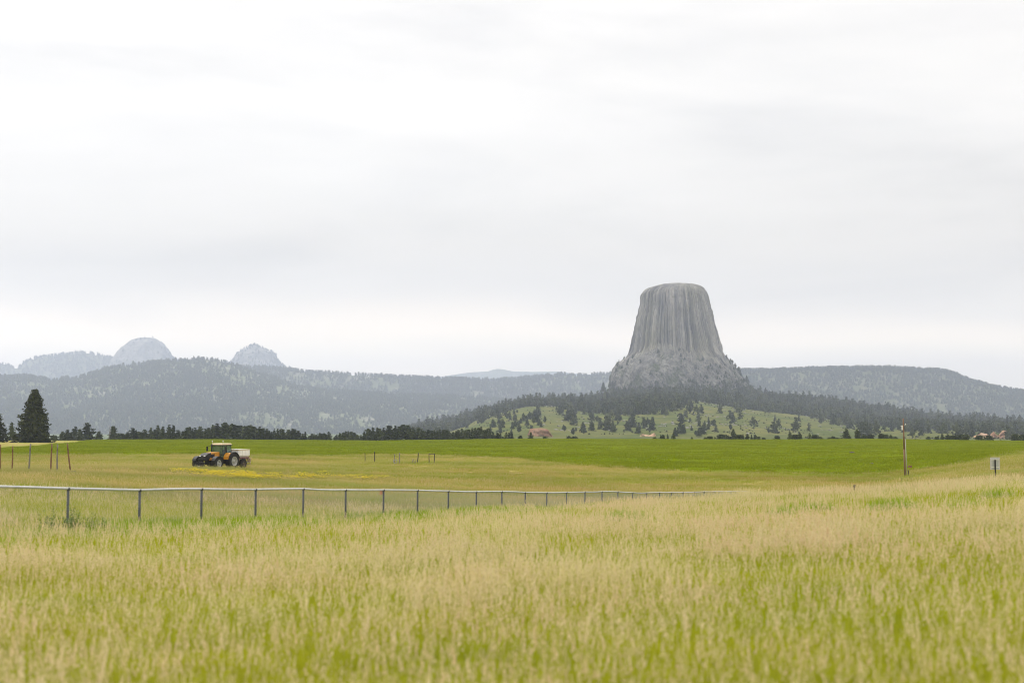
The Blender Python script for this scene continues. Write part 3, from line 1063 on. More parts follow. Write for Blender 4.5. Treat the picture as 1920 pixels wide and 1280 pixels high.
o, H = big(64.5, 729, 828, 450, CR_BIG, 'big dark cone-shaped spruce standing alone on the tan strip at left', 1.0, 0.6)
o2, H2 = big(-12, 757, 828, 455, CR_BIG2, 'dark spruce cut by the left edge of the frame', 1.05, 1.1)
tree_top(22.5, 790, 560, ground, name='pine_tree', wf=1.15, k=4, label='hazier grey-green pine between the two big spruces', group=G_ROW)
tree_top(34, 812, 600, ground, name='pine_tree', wf=1.1, k=7, label='small pine close against the left side of the big spruce', group=G_ROW)
tree_top(101, 815, 620, ground, name='pine_tree', wf=1.1, k=7, label='small pine close against the right side of the big spruce', group=G_ROW)
p = at(205, 794, 655)
zb = g1(p.x, 655) - .2
o = empty('bare_tree', (p.x, 655, zb))
tag(o, 'leafless grey tree with thin bare branches left of the pine row', 'tree')
q = link('trunk', m_bare, o)
q.scale = (p.z - zb,) * 3

# single trees on the open slope
G_SL = 'single pines dotted on the grassy slope under the tower'
cl_pts = []
cl_id = []


ncl = [0]


def cluster(px, row, sx, sy, n):
    for _ in range(n):
        cl_pts.append((random.gauss(px, sx), min(819, random.gauss(row, sy))))
        cl_id.append(ncl[0])
    ncl[0] += 1


for c_ in ((1012, 776, 3, 4, 4), (1002, 786, 5, 4, 6), (1050, 768, 4, 3, 5), (1068, 772, 5, 5, 6), (1078, 788, 4, 6, 6), (1058, 808, 3, 4, 2), (1090, 812, 6, 4, 5), (1110, 800, 4, 7, 5), (1124, 794, 3, 5, 5), (1142, 806, 7, 6, 7),
           (1156, 792, 4, 4, 4), (1172, 806, 6, 6, 5), (1216, 798, 6, 5, 8), (1224, 806, 7, 5, 5), (1280, 812, 7, 4, 6), (1317, 812, 10, 5, 8), (1330, 800, 4, 4, 4), (985, 792, 7, 7, 9), (968, 784, 6, 6, 6), (948, 796, 8, 8, 8), (925, 802, 9, 6, 8), (962, 808, 8, 4, 5), (1015, 796, 6, 6, 5)):
    cluster(*c_)
singles = {(1294, 792): 'lone small pine on the open middle of the green slope', (1335, 797): 'small pine on bare ground right of the lone slope pine', (1441, 813): 'left of two tiny pines above the right field edge', (1455, 812): 'right of two tiny pines above the right field edge',
           (1370, 808): 'small pale pine above the tallest dark pine of the clump', (1180, 794): 'small pine alone above the pinkish outcrop'}
def refine(items, segs):
    """items: (object, px, height in the picture, base label); within each base label name the ones that stand out"""
    by = {}
    for o_, px_, h_, lab_ in items:
        by.setdefault(lab_, []).append((o_, px_, h_))
    for lab_, li in by.items():
        if len(li) < 2: continue
        li.sort(key=lambda q_: q_[1])
        names = {}
        names[li[0][0]] = 'leftmost'
        names[li[-1][0]] = 'rightmost'
        mid = [q_ for q_ in li if q_[0] not in names]
        if mid:
            hi_ = max(mid, key=lambda q_: q_[2])
            names[hi_[0]] = 'tallest'
            mid = [q_ for q_ in mid if q_[0] not in names]
        if mid:
            lo_ = min(mid, key=lambda q_: q_[2])
            names[lo_[0]] = 'shortest'
        ords = ['second', 'third', 'fourth', 'fifth', 'sixth', 'seventh', 'eighth', 'ninth', 'tenth']
        for r_, q_ in enumerate(li):
            if q_[0] not in names:
                side_ = r_ <= (len(li) - 1) / 2
                names[q_[0]] = 'from the %s %s' % ('left' if side_ else 'right', ords[(r_ if side_ else len(li) - 1 - r_) - 1])
        names = {o_: (k_ if not k_.startswith('from') else k_.split()[-1] + ' from ' + k_.split()[2] + ',') for o_, k_ in names.items()}
        if len(li) == 2:
            names = {li[0][0]: 'left', li[1][0]: 'right'}
        for o_, k_ in names.items():
            o_['label'] = k_ + ' ' + lab_


ntree = 0
SLOPE = []
CL_LAB = ['dark pine at the top left of the green knoll', 'pine on the left side of the green knoll', 'pine on the crest right of the green knoll top', 'pine on the upper slope below the dark band',
          'pine in the mid-slope clump above the red outcrop', 'pine right beside the red outcrop', 'pine low on the slope right of the red outcrop', 'pine in the first clump left of the pinkish outcrop',
          'pine in the upper clump left of the pinkish outcrop', 'pine in the low wide clump left of the pinkish outcrop', 'pine in the small clump above left of the pinkish outcrop', 'pine touching the left end of the pinkish outcrop',
          'pine in the clump straight above the pinkish outcrop', 'pine at the right end of the pinkish outcrop', 'pine low on the slope under the tower middle', 'pine in the thick low clump under the tower right side',
          'pine in the upper clump under the tower right side', 'pine above left of the red outcrop', 'pine on the left knoll flank', 'pine above the right end of the long pine row',
          'pine just behind the right end of the long row', 'pine left of the red outcrop', 'pine above the middle of the red outcrop']
for ii, (px, row) in enumerate(list(singles) + cl_pts):
    Ym = march(px, row, 1200, 2300, h1)
    if Ym is None: continue
    X = ray(px, row)[0] * Ym
    jj = ii - len(singles)
    lab = singles.get((px, row)) or CL_LAB[cl_id[jj]]
    zb = float(h1(np.array([X]), np.array([Ym]))[0]) - .3
    hh_ = random.uniform(5, 10)
    o = tree('pine_tree', X, Ym, zb, hh_, 1.15, random.choice([0, 2, 3, 4, 6, 10, 11, 12]), lab, G_SL)
    if jj >= 0: SLOPE.append((o, px, hh_ / Ym, lab))
    ntree += 1
refine(SLOPE, None)
refine(ROWT, None)
refine(EARLY, None)
refine(RIGHT, None)


# ------------------------------------------------------------------ instanced forests and grass
def source(name, meshes):
    c = bpy.data.collections.new(name)
    for i, m in enumerate(meshes):
        c.objects.link(bpy.data.objects.new('%s_%02d' % (name, i), m))
    return c


def scatter(name, pts, rotz, scl, kind, coll, tilt=None, mat=None):
    n = len(pts)
    me = bpy.data.meshes.new(name)
    me.vertices.add(n)
    me.vertices.foreach_set('co', np.asarray(pts, np.float32).ravel())
    rot = np.zeros((n, 3), np.float32)
    rot[:, 2] = rotz
    if tilt is not None: rot[:, :2] = tilt
    a = me.attributes.new('srot', 'FLOAT_VECTOR', 'POINT')
    a.data.foreach_set('vector', rot.ravel())
    a = me.attributes.new('sscl', 'FLOAT_VECTOR', 'POINT')
    a.data.foreach_set('vector', np.asarray(scl, np.float32).ravel())
    a = me.attributes.new('skind', 'INT', 'POINT')
    a.data.foreach_set('value', np.asarray(kind, np.int32))
    o = link(name, me)
    if mat: me.materials.append(mat)
    g = bpy.data.node_groups.new(name + '_nodes', 'GeometryNodeTree')
    g.interface.new_socket('Geometry', in_out='INPUT', socket_type='NodeSocketGeometry')
    g.interface.new_socket('Geometry', in_out='OUTPUT', socket_type='NodeSocketGeometry')
    gi, go = g.nodes.new('NodeGroupInput'), g.nodes.new('NodeGroupOutput')
    ci_ = g.nodes.new('GeometryNodeCollectionInfo')
    ci_.inputs['Collection'].default_value = coll
    ci_.inputs['Separate Children'].default_value = True
    ci_.inputs['Reset Children'].default_value = True
    ip = g.nodes.new('GeometryNodeInstanceOnPoints')
    ip.inputs['Pick Instance'].default_value = True

    def na(nm, ty):
        q_ = g.nodes.new('GeometryNodeInputNamedAttribute')
        q_.data_type = ty
        q_.inputs['Name'].default_value = nm
        return [s_ for s_ in q_.outputs if s_.enabled and s_.name == 'Attribute'][0]
    er = g.nodes.new('FunctionNodeEulerToRotation')
    g.links.new(na('srot', 'FLOAT_VECTOR'), er.inputs[0])
    g.links.new(gi.outputs[0], ip.inputs['Points'])
    g.links.new(ci_.outputs[0], ip.inputs['Instance'])
    g.links.new(na('skind', 'INT'), ip.inputs['Instance Index'])
    g.links.new(er.outputs[0], ip.inputs['Rotation'])
    g.links.new(na('sscl', 'FLOAT_VECTOR'), ip.inputs['Scale'])
    g.links.new(ip.outputs[0], go.inputs[0])
    md = o.modifiers.new('scatter', 'NODES')
    md.node_group = g
    return o


FT = []
for i in range(5):
    FT.append(crown_mesh('far_crown', 400 + i, m_far, width=[.24, .28, .21, .26, .3][i], start=[.12, .2, .1, .25, .15][i], whorls=6, per=4, clumps=1, size=.11, power=.65, irregular=.3, core=.62))
far_src = source('forest_tree', FT)


def forest(name, px0, px1, y0, y1, n, hfun, dens, hmin=10, hmax=17, wf=1.15, fn=None):
    Y = np.sqrt(RNG.uniform(y0 ** 2, y1 ** 2, n))
    px = RNG.uniform(px0, px1, n)
    X = upx(px) * Y
    keep = RNG.uniform(0, 1, n) < dens(px, X, Y)
    X, Y = X[keep], Y[keep]
    Z = hfun(X, Y) - .4
    n = len(X)
    H = RNG.uniform(hmin, hmax, n)
    Wd = H * wf * RNG.uniform(.8, 1.2, n)
    o = scatter(name, np.stack([X, Y, Z], 1), RNG.uniform(0, 6.28, n), np.stack([Wd, Wd, H], 1), RNG.integers(0, 5, n), far_src)
    return tag(o, kind='stuff')


def step(x, a, b):
    q = np.clip((x - a) / (b - a), 0, 1)
    return q * q * (3 - 2 * q)


def dens_gen(seed, sc, lo, hi, clear=()):
    def f(px, X, Y):
        d = step(fbm(X / sc, Y / sc, 0, seed, 4), lo, hi)
        for (cx, cyy, rx, ry, hf) in clear:
            row = np.interp(hf(X, Y), [0, 1], [0, 1])
            d = d
        return d
    return f


def row_of(X, Y, hfun):
    return np.interp((hfun(X, Y) - EYE) / Y, ROW_W[::-1], ROW_T[::-1])


def clearings(base, hfun, holes):
    def f(px, X, Y):
        d = base(px, X, Y)
        r = row_of(X, Y, hfun)
        for (cx, cr_, rx, ry, a) in holes:
            d = d * (1 - .82 * a * np.clip(1.3 - ((px - cx) / rx) ** 2 - ((r - cr_) / ry) ** 2, 0, 1))
        return d
    return f


def mottle(seed, sc, lo, hi, sc2, cut):
    def f(px, X, Y):
        return (.22 + .78 * step(fbm(X / sc, Y / (sc * 1.6), 0, seed, 4) + .75 * fbm(X / sc2, Y / (sc2 * 2.5), 0, seed + 3, 3), lo, hi)) * cut
    return f


d2a = clearings(mottle(201, 240, -.55, .35, 60, 1), h2a, [(330, 688, 40, 6, .5), (560, 748, 30, 5, .95), (470, 712, 38, 12, .3), (40, 770, 18, 5, .9), (625, 787, 25, 5, .9), (172, 775, 10, 3, .9), (655, 800, 40, 5, .7), (410, 738, 50, 18, .3), (545, 795, 30, 4, .7)])
forest('hill_forest', -330, 1200, 5340, 7090, 33000, h2a, d2a, 13, 26)
d2b = clearings(mottle(202, 240, -.6, .3, 60, 1), h2b, [(735, 722, 36, 9, .6), (1075, 712, 30, 9, .5), (930, 728, 20, 4, .6)])
forest('ridge_forest', 330, 1230, 7340, 8290, 12000, h2b, d2b, 16, 32)
d3 = mottle(203, 300, -.62, .62, 60, .8)


def d3b(px, X, Y):
    r = row_of(X, Y, h3)
    top = np.interp(px, [c[0] for c in L3], [c[1] for c in L3])
    return np.clip(d3(px, X, Y) + .9 * (r < top + 5), 0, 1)


forest('hill_forest', 1300, 2150, 5740, 6680, 14000, h3, d3b, 12, 24)
d4 = mottle(204, 700, -.7, .3, 150, 1)
forest('distant_forest', -300, 640, 11300, 12580, 6500, h4, d4, 24, 40, 1.2)


# woods on the bench round the tower foot and on the right slope
def d1(px, X, Y):
    kn = np.interp(px, *KN)
    r = row_of(X, Y, h1)
    n1 = fbm(X / 90, Y / 90, 0, 205, 4)
    bench = (Y > 2330) * step(n1, -.75, -.35)
    rightw = step(px, 1500, 1640) * (Y < 2330) * np.clip(.10 + step(n1 + .75 * step(Y, 1650, 2250), .18, .55), 0, 1) * .5
    left = step(-px, -960, -860) * (Y < 2330) * step(n1 + .4 * step(Y, 1600, 2250), -.1, .4) * .7
    mid = np.exp(-((px - 1165) / 75) ** 2) * (r > 752) * (r < 778) * step(n1, -.4, .1)
    mid = mid + .3 * np.exp(-((px - 1240) / 30) ** 2) * (r > 756) * (r < 772)
    edge = (np.abs(r - kn) < 3) * step(n1, .1, .5) * .5
    scrub = .02 * (px > 1000) * (px < 1500)
    return np.clip(bench + rightw + left + mid + edge + scrub, 0, 1)


forest('bench_forest', 760, 2150, 1350, 3650, 22000, h1, d1, 8, 18, 1.15)
forest('bench_forest', 780, 2150, 2380, 3500, 1500, h1, lambda px, X, Y: step(fbm(X / 60, Y / 90, 0, 207, 3), -.3, .3), 19, 29, .8)

# scattered pines on the boulder skirt
tw = np.array(tower.location)
V = np.empty(len(bpy.data.meshes['talus_skirt'].vertices) * 3, np.float32)
bpy.data.meshes['talus_skirt'].vertices.foreach_get('co', V)
V = V.reshape(-1, 3) + tw[None]
sel = V[(V[:, 1] < YT + 20)]
row_v = np.interp((sel[:, 2] - EYE) / sel[:, 1], ROW_W[::-1], ROW_T[::-1])
pr_ = RNG.uniform(0, 1, len(sel)) < (.008 + .09 * step(row_v, 705, 736)) * step(fbm(sel[:, 0] / 40, sel[:, 2] / 40, 0, 77, 3), -.35, .35) * (row_v > 655)
sel = sel[pr_]
H = RNG.uniform(5, 12, len(sel))
tag(scatter('talus_forest', sel - np.array([0, 0, 1.5]), RNG.uniform(0, 6.28, len(sel)), np.stack([H * 1.1, H * 1.1, H], 1), RNG.integers(0, 5, len(sel)), far_src), kind='stuff')

for dm, dseed in (('rock_dome', 1), ('rock_dome.001', 2)):
    do = bpy.data.objects[dm]
    V = np.empty(len(do.data.vertices) * 3, np.float32)
    do.data.vertices.foreach_get('co', V)
    V = V.reshape(-1, 3) + np.array(do.location)[None]
    hz_ = (V[:, 2] - V[:, 2].min()) / (V[:, 2].max() - V[:, 2].min())
    right_ = (V[:, 0] - do.location.x) / (abs(V[:, 0] - do.location.x).max())
    keep_ = RNG.uniform(0, 1, len(V)) < .05 * step(right_, .05, .8) * step(-hz_, -.75, -.35) + .03 * step(-hz_, -.4, -.2) + (.012 if dseed == 2 else .002)
    sel = V[keep_]
    H = RNG.uniform(16, 30, len(sel))
    tag(scatter('dome_forest', sel - np.array([0, 0, 3.]), RNG.uniform(0, 6.28, len(sel)), np.stack([H * 1.1, H * 1.1, H], 1), RNG.integers(0, 5, len(sel)), far_src), kind='stuff')

G_TW = 'pines standing out beside the tower foot'
for px, top, bot, k, lab in ((1131, 716, 733, 2, 'lone rounded pine on a rock knob left of the tower foot'), (1170, 667, 677, 1, 'small pine high on the left shoulder of the tower skirt'), (1385, 686, 703, 1, 'thin pine on the upper right side of the tower skirt'),
                             (1400, 703, 716, 2, 'bushy pine on the lower right side of the tower skirt'), (1426, 722, 748, 0, 'tall pine on the skyline just right of the tower foot')):
    Yp = YT - (60 if px in (1131, 1426) else 5)
    pb, pt = at(px, bot, Yp), at(px, top, Yp)
    tree('pine_tree', pb.x, Yp, pb.z - 1, pt.z - pb.z + 1, 1.2, k, lab, G_TW)

# boulders on the open slope
m_boulder = plain('boulder_rock', (.25, .24, .22), .95, .25, .6)
BLD = []
for i in range(4):
    bm = bmesh.new()
    bmesh.ops.create_icosphere(bm, subdivisions=1, radius=1)
    g = random.Random(i)
    for v in bm.verts: v.co *= g.uniform(.65, 1.25)
    me = bpy.data.meshes.new('boulder')
    bm.to_mesh(me)
    bm.free()
    me.materials.append(m_boulder)
    BLD.append(me)
bsrc = source('slope_boulder', BLD)
n = 700
px = RNG.uniform(990, 1600, n)
Y = RNG.uniform(1350, 2350, n)
X = upx(px) * Y
kp = step(fbm(X / 60, Y / 60, 0, 301, 3), -.1, .35) > RNG.uniform(0, 1, n)
X, Y = X[kp], Y[kp]
sz = RNG.uniform(.6, 2.2, len(X))
n_ = 3800
px_ = RNG.uniform(860, 2000, n_)
Yq = RNG.uniform(1300, 2330, n_)
Xq = upx(px_) * Yq
kq = step(fbm(Xq / 70, Yq / 70, 0, 311, 4), -.05, .5) > RNG.uniform(0, 1, n_)
Xq, Yq = Xq[kq], Yq[kq]
Hq = RNG.uniform(.6, 2.2, len(Xq))
tag(scatter('slope_scrub', np.stack([Xq, Yq, h1(Xq, Yq) - .3], 1), RNG.uniform(0, 6.28, len(Xq)), np.stack([Hq * 2.2, Hq * 2.2, Hq], 1), RNG.integers(0, 5, len(Xq)), far_src), kind='stuff')
tag(scatter('slope_boulders', np.stack([X, Y, h1(X, Y)], 1), RNG.uniform(0, 6.28, len(X)), np.stack([sz * 1.3, sz, sz * .7], 1), RNG.integers(0, 4, len(X)), bsrc), kind='stuff')


# ------------------------------------------------------------------ grass
def tuft(seed, radius, blades, stems, hb=(.18, .42), hs=(.42, .72), bw=.007, sw=.0022, head=(.10, .19), headw=.02, headn=9, mat=None):
    g = np.random.default_rng(seed)
    V, F, T, K = [], [], [], []

    def strip(p, d, bend, h, w0, k, n=3, top=1.0):
        side = np.array([-d[1], d[0], 0])
        b = len(V)
        for i in range(n + 1):
            q = i / n
            c = p + np.array([d[0] * bend * q * q, d[1] * bend * q * q, h * q - .25 * bend * q * q])
            ww = w0 * (1 - q * .92)
            V.extend([c - side * ww, c + side * ww])
            T.extend([q * top, q * top])
            K.extend([k, k])
        for i in range(n):
            F.append((b + 2 * i, b + 2 * i + 1, b + 2 * i + 3, b + 2 * i + 2))
        return c

    for _ in range(blades):
        r_, a = radius * math.sqrt(g.uniform()), g.uniform(0, 6.28)
        p = np.array([math.cos(a) * r_, math.sin(a) * r_, 0])
        a2 = g.uniform(0, 6.28)
        h = g.uniform(*hb)
        strip(p, (math.cos(a2), math.sin(a2)), h * g.uniform(.15, .8), h, bw * g.uniform(.7, 1.4), 0.0)
    for _ in range(stems):
        r_, a = radius * math.sqrt(g.uniform()), g.uniform(0, 6.28)
        p = np.array([math.cos(a) * r_, math.sin(a) * r_, 0])
        a2 = g.normal(.3, 1.3)
        h = g.uniform(*hs)
        d = np.array([math.cos(a2), math.sin(a2)])
        e = strip(p, d, h * g.uniform(.05, .3), h, sw, .25, 2, 1.0)
        hl = g.uniform(*head)
        for i in range(headn):
            q = i / headn
            c = e + np.array([d[0] * .25 * hl * q, d[1] * .25 * hl * q, hl * (q - .45)])
            w_ = headw * (1 - .75 * q) * g.uniform(.5, 1.3)
            a3 = g.uniform(0, 6.28)
            o = np.array([math.cos(a3), math.sin(a3), g.uniform(.2, .9)]) * w_
            s_ = np.array([-math.sin(a3), math.cos(a3), 0]) * .0045
            b = len(V)
            V.extend([c - s_, c + s_, c + o + s_ * 1.1, c + o - s_ * 1.1 + np.array([0, 0, .016])])
            T.extend([1] * 4)
            K.extend([1.0] * 4)
            F.append((b, b + 1, b + 2, b + 3))
    return mesh_np('tuft', np.array(V), np.array(F), mat or m_grassblade, False, None, {'tt': T, 'kk': K})


near_src = source('grass_tuft', [tuft(500 + i, .20, 64, 1, (.10, .26), (.26, .40), headw=.015, headn=7) for i in range(3)] +
                  [tuft(520 + i, .22, 58, 4, (.10, .25), (.26, .46), headn=9, headw=.017) for i in range(4)])
mid_src = source('meadow_tuft', [tuft(540 + i, .6, 60, 4, (.08, .20), (.18, .3), bw=.016, headw=.025, mat=m_midgrass) for i in range(3)] +
                 [tuft(560 + i, .6, 50, 9, (.08, .20), (.18, .32), bw=.014, sw=.004, head=(.10, .16), headw=.028, headn=6, mat=m_midgrass) for i in range(3)])


def patch(X, Y, seed):
    return .8 * fbm(X / 1.6, Y / 3.0, 0, seed, 4) + .8 * fbm(X / 12, Y / 12, 0, seed + 7, 3)


FX0, FS = float(upx(128)) * 36.6, float(upx(1987))


def green_bias(X, Y):
    px = 960 + FH * X / Y
    d = Y - (36.6 + (X - FX0) / FS)                    # behind (+) or in front (-) of the fence line
    b = -1.15 * np.exp(-((d + 2.2) / 2.8) ** 2) * (px < 1150)
    yr = np.interp(px, [1050, 1200, 1300, 1600, 1920, 2400], [42, 38, 36, 36.5, 36, 35])
    b = b - .55 * np.exp(-((Y - yr) / 3.0) ** 2) * (px > 1050)
    b = b + .35 * np.exp(-((d + 8) / 3.0) ** 2) * (px < 1000)          # straw band before the green strip
    b = b + .40 * np.exp(-((Y - yr + 8) / 4.5) ** 2) * (px > 1000)
    b = b - .38 * np.exp(-((px - 1500) / 420) ** 2 - ((Y - 8) / 5.5) ** 2) - .16 * (1 - step(Y, 9, 20))
    b = b - .35 * np.exp(-((px - 60) / 230) ** 2 - ((Y - 16) / 4.5) ** 2)
    return b


def grass(name, y0, y1, n, src, ncl, sc, umax=.47, dens=None, power=1.0, nk=(3, 4), tan_bias=0.0, thr=.33):
    # points spread so that the count falls with distance
    Y = (y0 ** power + (y1 ** power - y0 ** power) * RNG.uniform(0, 1, n)) ** (1 / power)
    X = RNG.uniform(-umax, umax, n) * (Y + 11)
    px = 960 + FH * X / Y
    keep = ~in_crop(X, Y - 2.5 - 6 * fbm(X / 9, Y / 9, 0, 88, 3)) if y1 > 110 else np.ones(n, bool)
    if dens is not None: keep &= RNG.uniform(0, 1, n) < dens(px, X, Y)
    X, Y, px = X[keep], Y[keep], px[keep]
    Z = ground(X, Y) - .015
    pt = patch(X, Y, 401) + tan_bias + green_bias(X, Y) + .30 * RNG.normal(0, 1, len(X))
    tan_ = pt > thr
    k = np.where(tan_, nk[0] + RNG.integers(0, nk[1], len(X)), RNG.integers(0, nk[0], len(X)))
    s = sc * RNG.uniform(.8, 1.25, len(X)) * (1 + .25 * np.clip(pt, -.6, .6))
    hz = s * RNG.uniform(.85, 1.15, len(X))
    tilt = RNG.normal(0, .06, (len(X), 2))
    o = scatter(name, np.stack([X, Y, Z], 1), RNG.uniform(0, 6.28, len(X)), np.stack([s, s, hz], 1), k, src, tilt)
    return tag(o, kind='stuff')


grass('foreground_grass', 4.0, 24, 34000, near_src, 7, .95, .42, power=1.35)
grass('meadow_grass', 22, 84, 58000, near_src, 7, .92, .41, power=1.35, dens=lambda px, X, Y: 1 - step(Y + 6 * fbm(X / 5, Y / 5, 0, 55, 3), 62, 84))
grass('meadow_grass', 54, 128, 31000, mid_src, 6, 1.05, .41, nk=(3, 3), dens=lambda px, X, Y: step(Y + 6 * fbm(X / 5, Y / 5, 0, 55, 3), 56, 84))
grass('meadow_grass', 124, 330, 42000, mid_src, 6, 1.25, .40, nk=(3, 3), power=1.3)

m_cropleaf, t, b = new_mat('crop_leaf')
cn_ = noise_at(t, .06, 4, .6)
t.links.new(mixc(t, ramp(t, [(.35, (0, 0, 0)), (.65, (1, 1, 1))], cn_).outputs[0], (.25, .30, .006), (.33, .38, .02)), b.inputs['Base Color'])
b.inputs['Roughness'].default_value = .9
b.inputs['Specular IOR Level'].default_value = .05


def crop_tuft(seed):
    g = np.random.default_rng(seed)
    V, F = [], []
    for _ in range(46):
        p = np.array([g.uniform(-.9, .9), g.uniform(-.4, .4), 0])
        a = g.uniform(0, 6.28)
        h = g.uniform(.22, .40)
        e = np.array([math.cos(a), math.sin(a), 0]) * .05
        d = np.array([g.normal(0, .06), g.normal(0, .06), h])
        b_ = len(V)
        V.extend([p - e, p + e, p + d + e * .3, p + d - e * .3])
        F.append((b_, b_ + 1, b_ + 2, b_ + 3))
    return mesh_np('crop_tuft', np.array(V), np.array(F), m_cropleaf)


crop_src = source('crop_tuft', [crop_tuft(i) for i in range(3)])
n = 60000
q = RNG.uniform(0, 1, n)
Y = (170 ** 1.4 + (628 ** 1.4 - 170 ** 1.4) * q) ** (1 / 1.4)
X = RNG.uniform(-.40, .40, n) * Y
kp = in_crop(X, Y) & (fbm(X / 14, Y / 9, 0, 441, 4) + .25 * RNG.normal(0, 1, n) > -.15)
X, Y = X[kp], Y[kp]
s_ = RNG.uniform(.7, 1.25, len(X))
tag(scatter('crop_plants', np.stack([X, Y, ground(X, Y)], 1), RNG.normal(0, .3, len(X)), np.stack([s_, s_, s_], 1), RNG.integers(0, 3, len(X)), crop_src), kind='stuff')

# taller fresh green band along the fence and the long green patch at right
GB = source('green_tuft', [tuft(600 + i, .22, 64, 1, (.20, .46), (.3, .4), bw=.010, mat=m_greengrass) for i in range(3)])


# ------------------------------------------------------------------ chain link fence
m_galv = plain('galvanised_pipe', (.62, .63, .65), .45, .12, 4, .35)
m_post = plain('weathered_post_metal', (.11, .117, .128), .65, .2, 4, .2)
m_wire = plain('chain_wire', (.36, .36, .35), .5, .1, 4, .5)
RP = [(-220, 905), (-100, 908), (0, 910.0), (128, 914.0), (262, 917), (376, 915), (478, 916), (566, 914.8), (645, 917), (717, 917.2), (782, 917.8), (841, 919.4), (893, 920.7), (942, 920.4), (985, 922), (1025, 922.6), (1063, 922), (1097, 921.2),
      (1128, 920.6), (1158, 921), (1185, 922.6), (1212, 923), (1236, 922.4), (1260, 922.2), (1281, 922), (1301, 921.6), (1320, 920.6), (1345, 920.3), (1370, 919.8), (1408, 919.4)]
fence_pts = []
for i in range(-3, 29):
    pxp = (128 + 154.4 * i) / (1 + .0777 * i)
    Yp = 36.6 * (1 + .0777 * i)
    fence_pts.append(at(pxp, np.interp(pxp, [q[0] for q in RP], [q[1] for q in RP]), Yp))
fence = empty('chain_link_fence', (fence_pts[3].x, fence_pts[3].y, g1(fence_pts[3].x, fence_pts[3].y)))
tag(fence, 'long low galvanised chain-link fence with pipe top rail crossing the meadow', 'fence')
FO = Vector(fence.location)
FHGT = 1.2
for i, p in enumerate(fence_pts):
    zb = min(g1(p.x, p.y) - .25, p.z - FHGT - .1)
    q0 = p - FO
    mb = MB().cyl((q0.x, q0.y, zb - FO.z), (q0.x, q0.y, q0.z - .035), .036, n=8)
    mb.cyl((q0.x, q0.y, q0.z - .06), (q0.x, q0.y, q0.z + .004), .052, n=8)
    mb.build('post', m_post, fence, True)
for a, b_ in zip(fence_pts[:-1], fence_pts[1:]):
    mb = MB()
    prev = None
    sag = random.uniform(-.012, .02)
    for s in range(5):
        q = s / 4
        c = a.lerp(b_, q) + Vector((0, 0, -sag * 4 * q * (1 - q) - .02)) - FO
        if prev is not None: mb.cyl(prev, c, .033, n=8, caps=False)
        prev = c
    mb.build('top_rail', m_galv, fence, True)
    # woven wire of the panel: slanting wires both ways
    L = (b_ - a).length
    ex = (b_ - a).normalized()
    V, F = [], []
    nn = Vector((-ex.y, ex.x, 0)).normalized()
    for sgn in (1, -1):
        x0 = -FHGT if sgn > 0 else 0.0
        x = x0
        while x < (L if sgn > 0 else L + FHGT):
            # wire from (x,0) to (x + sgn*FHGT, FHGT), clipped to the panel
            pa = [max(0, min(L, x)), max(0, min(L, x + sgn * FHGT))]
            ha, hb = abs(pa[0] - x), abs(pa[1] - x)
            if hb - ha > .02:
                P0 = a + ex * pa[0] + Vector((0, 0, -FHGT - .02 + ha)) + nn * (.002 * sgn) - FO
                P1 = a + ex * pa[1] + Vector((0, 0, -FHGT - .02 + hb)) + nn * (.002 * sgn) - FO
                d = (P1 - P0).normalized()
                e1 = nn * .0026
                e2 = d.cross(nn) * .0026
                b0 = len(V)
                for P_ in (P0, P1):
                    V += [P_ + e1, P_ - e1 * .5 + e2 * .87, P_ - e1 * .5 - e2 * .87]
                F += [(b0, b0 + 1, b0 + 4, b0 + 3), (b0 + 1, b0 + 2, b0 + 5, b0 + 4), (b0 + 2, b0, b0 + 3, b0 + 5)]
            x += .072
    link('wire_mesh', mesh_np('wire_mesh', np.array([tuple(v) for v in V]), np.array(F), m_wire), fence)
tg = at(714.5, 922, fence_pts[9].y - .05)
m_orange = plain('orange_plastic', (.75, .28, .12), .5, .15, 8)
mb = MB()
mb.box((0, 0, -.03), (.10, .02, .14), Matrix.Rotation(.15, 3, 'Y')).box((.01, 0, .055), (.02, .025, .05))
tag(mb.build('plastic_tag', m_orange, None, False, .004, tg), 'small orange tag hanging from the chain-link fence rail beside a post', 'tag')

# green strip of taller grass just in front of the fence and in the dip at right
fx = np.array([p.x for p in fence_pts])
fy = np.array([p.y for p in fence_pts])
n = 5200
q = RNG.uniform(0, len(fx) - 12, n)
X = np.interp(q, np.arange(len(fx)), fx)
Y = np.interp(q, np.arange(len(fx)), fy)
off = RNG.normal(-2.0, 1.5, n)
X, Y = X + RNG.normal(0, .8, n), Y + off - .2
kp = step(fbm(X / 3, Y / 4, 0, 410, 3), -.35, .15) > RNG.uniform(0, 1, n)
X, Y = X[kp], Y[kp]
n2 = 3300
q = RNG.uniform(0, 1, n2)
pxr = 1150 + 770 * q
Yr = np.interp(pxr, [1150, 1300, 1600, 1920], [39, 36, 36.5, 36]) + RNG.normal(0, 1.6, n2)
Xr = upx(pxr) * Yr
kp = step(fbm(Xr / 1.6, Yr / 3, 0, 420, 3), .0, .35) > RNG.uniform(0, 1, n2)
X, Y = np.concatenate([X, Xr[kp]]), np.concatenate([Y, Yr[kp]])
sc_ = RNG.uniform(.7, 1.15, len(X))
tag(scatter('green_grass', np.stack([X, Y, ground(X, Y) - .01], 1), RNG.uniform(0, 6.28, len(X)), np.stack([sc_] * 3, 1), RNG.integers(0, 3, len(X)), GB, RNG.normal(0, .08, (len(X), 2))), kind='stuff')


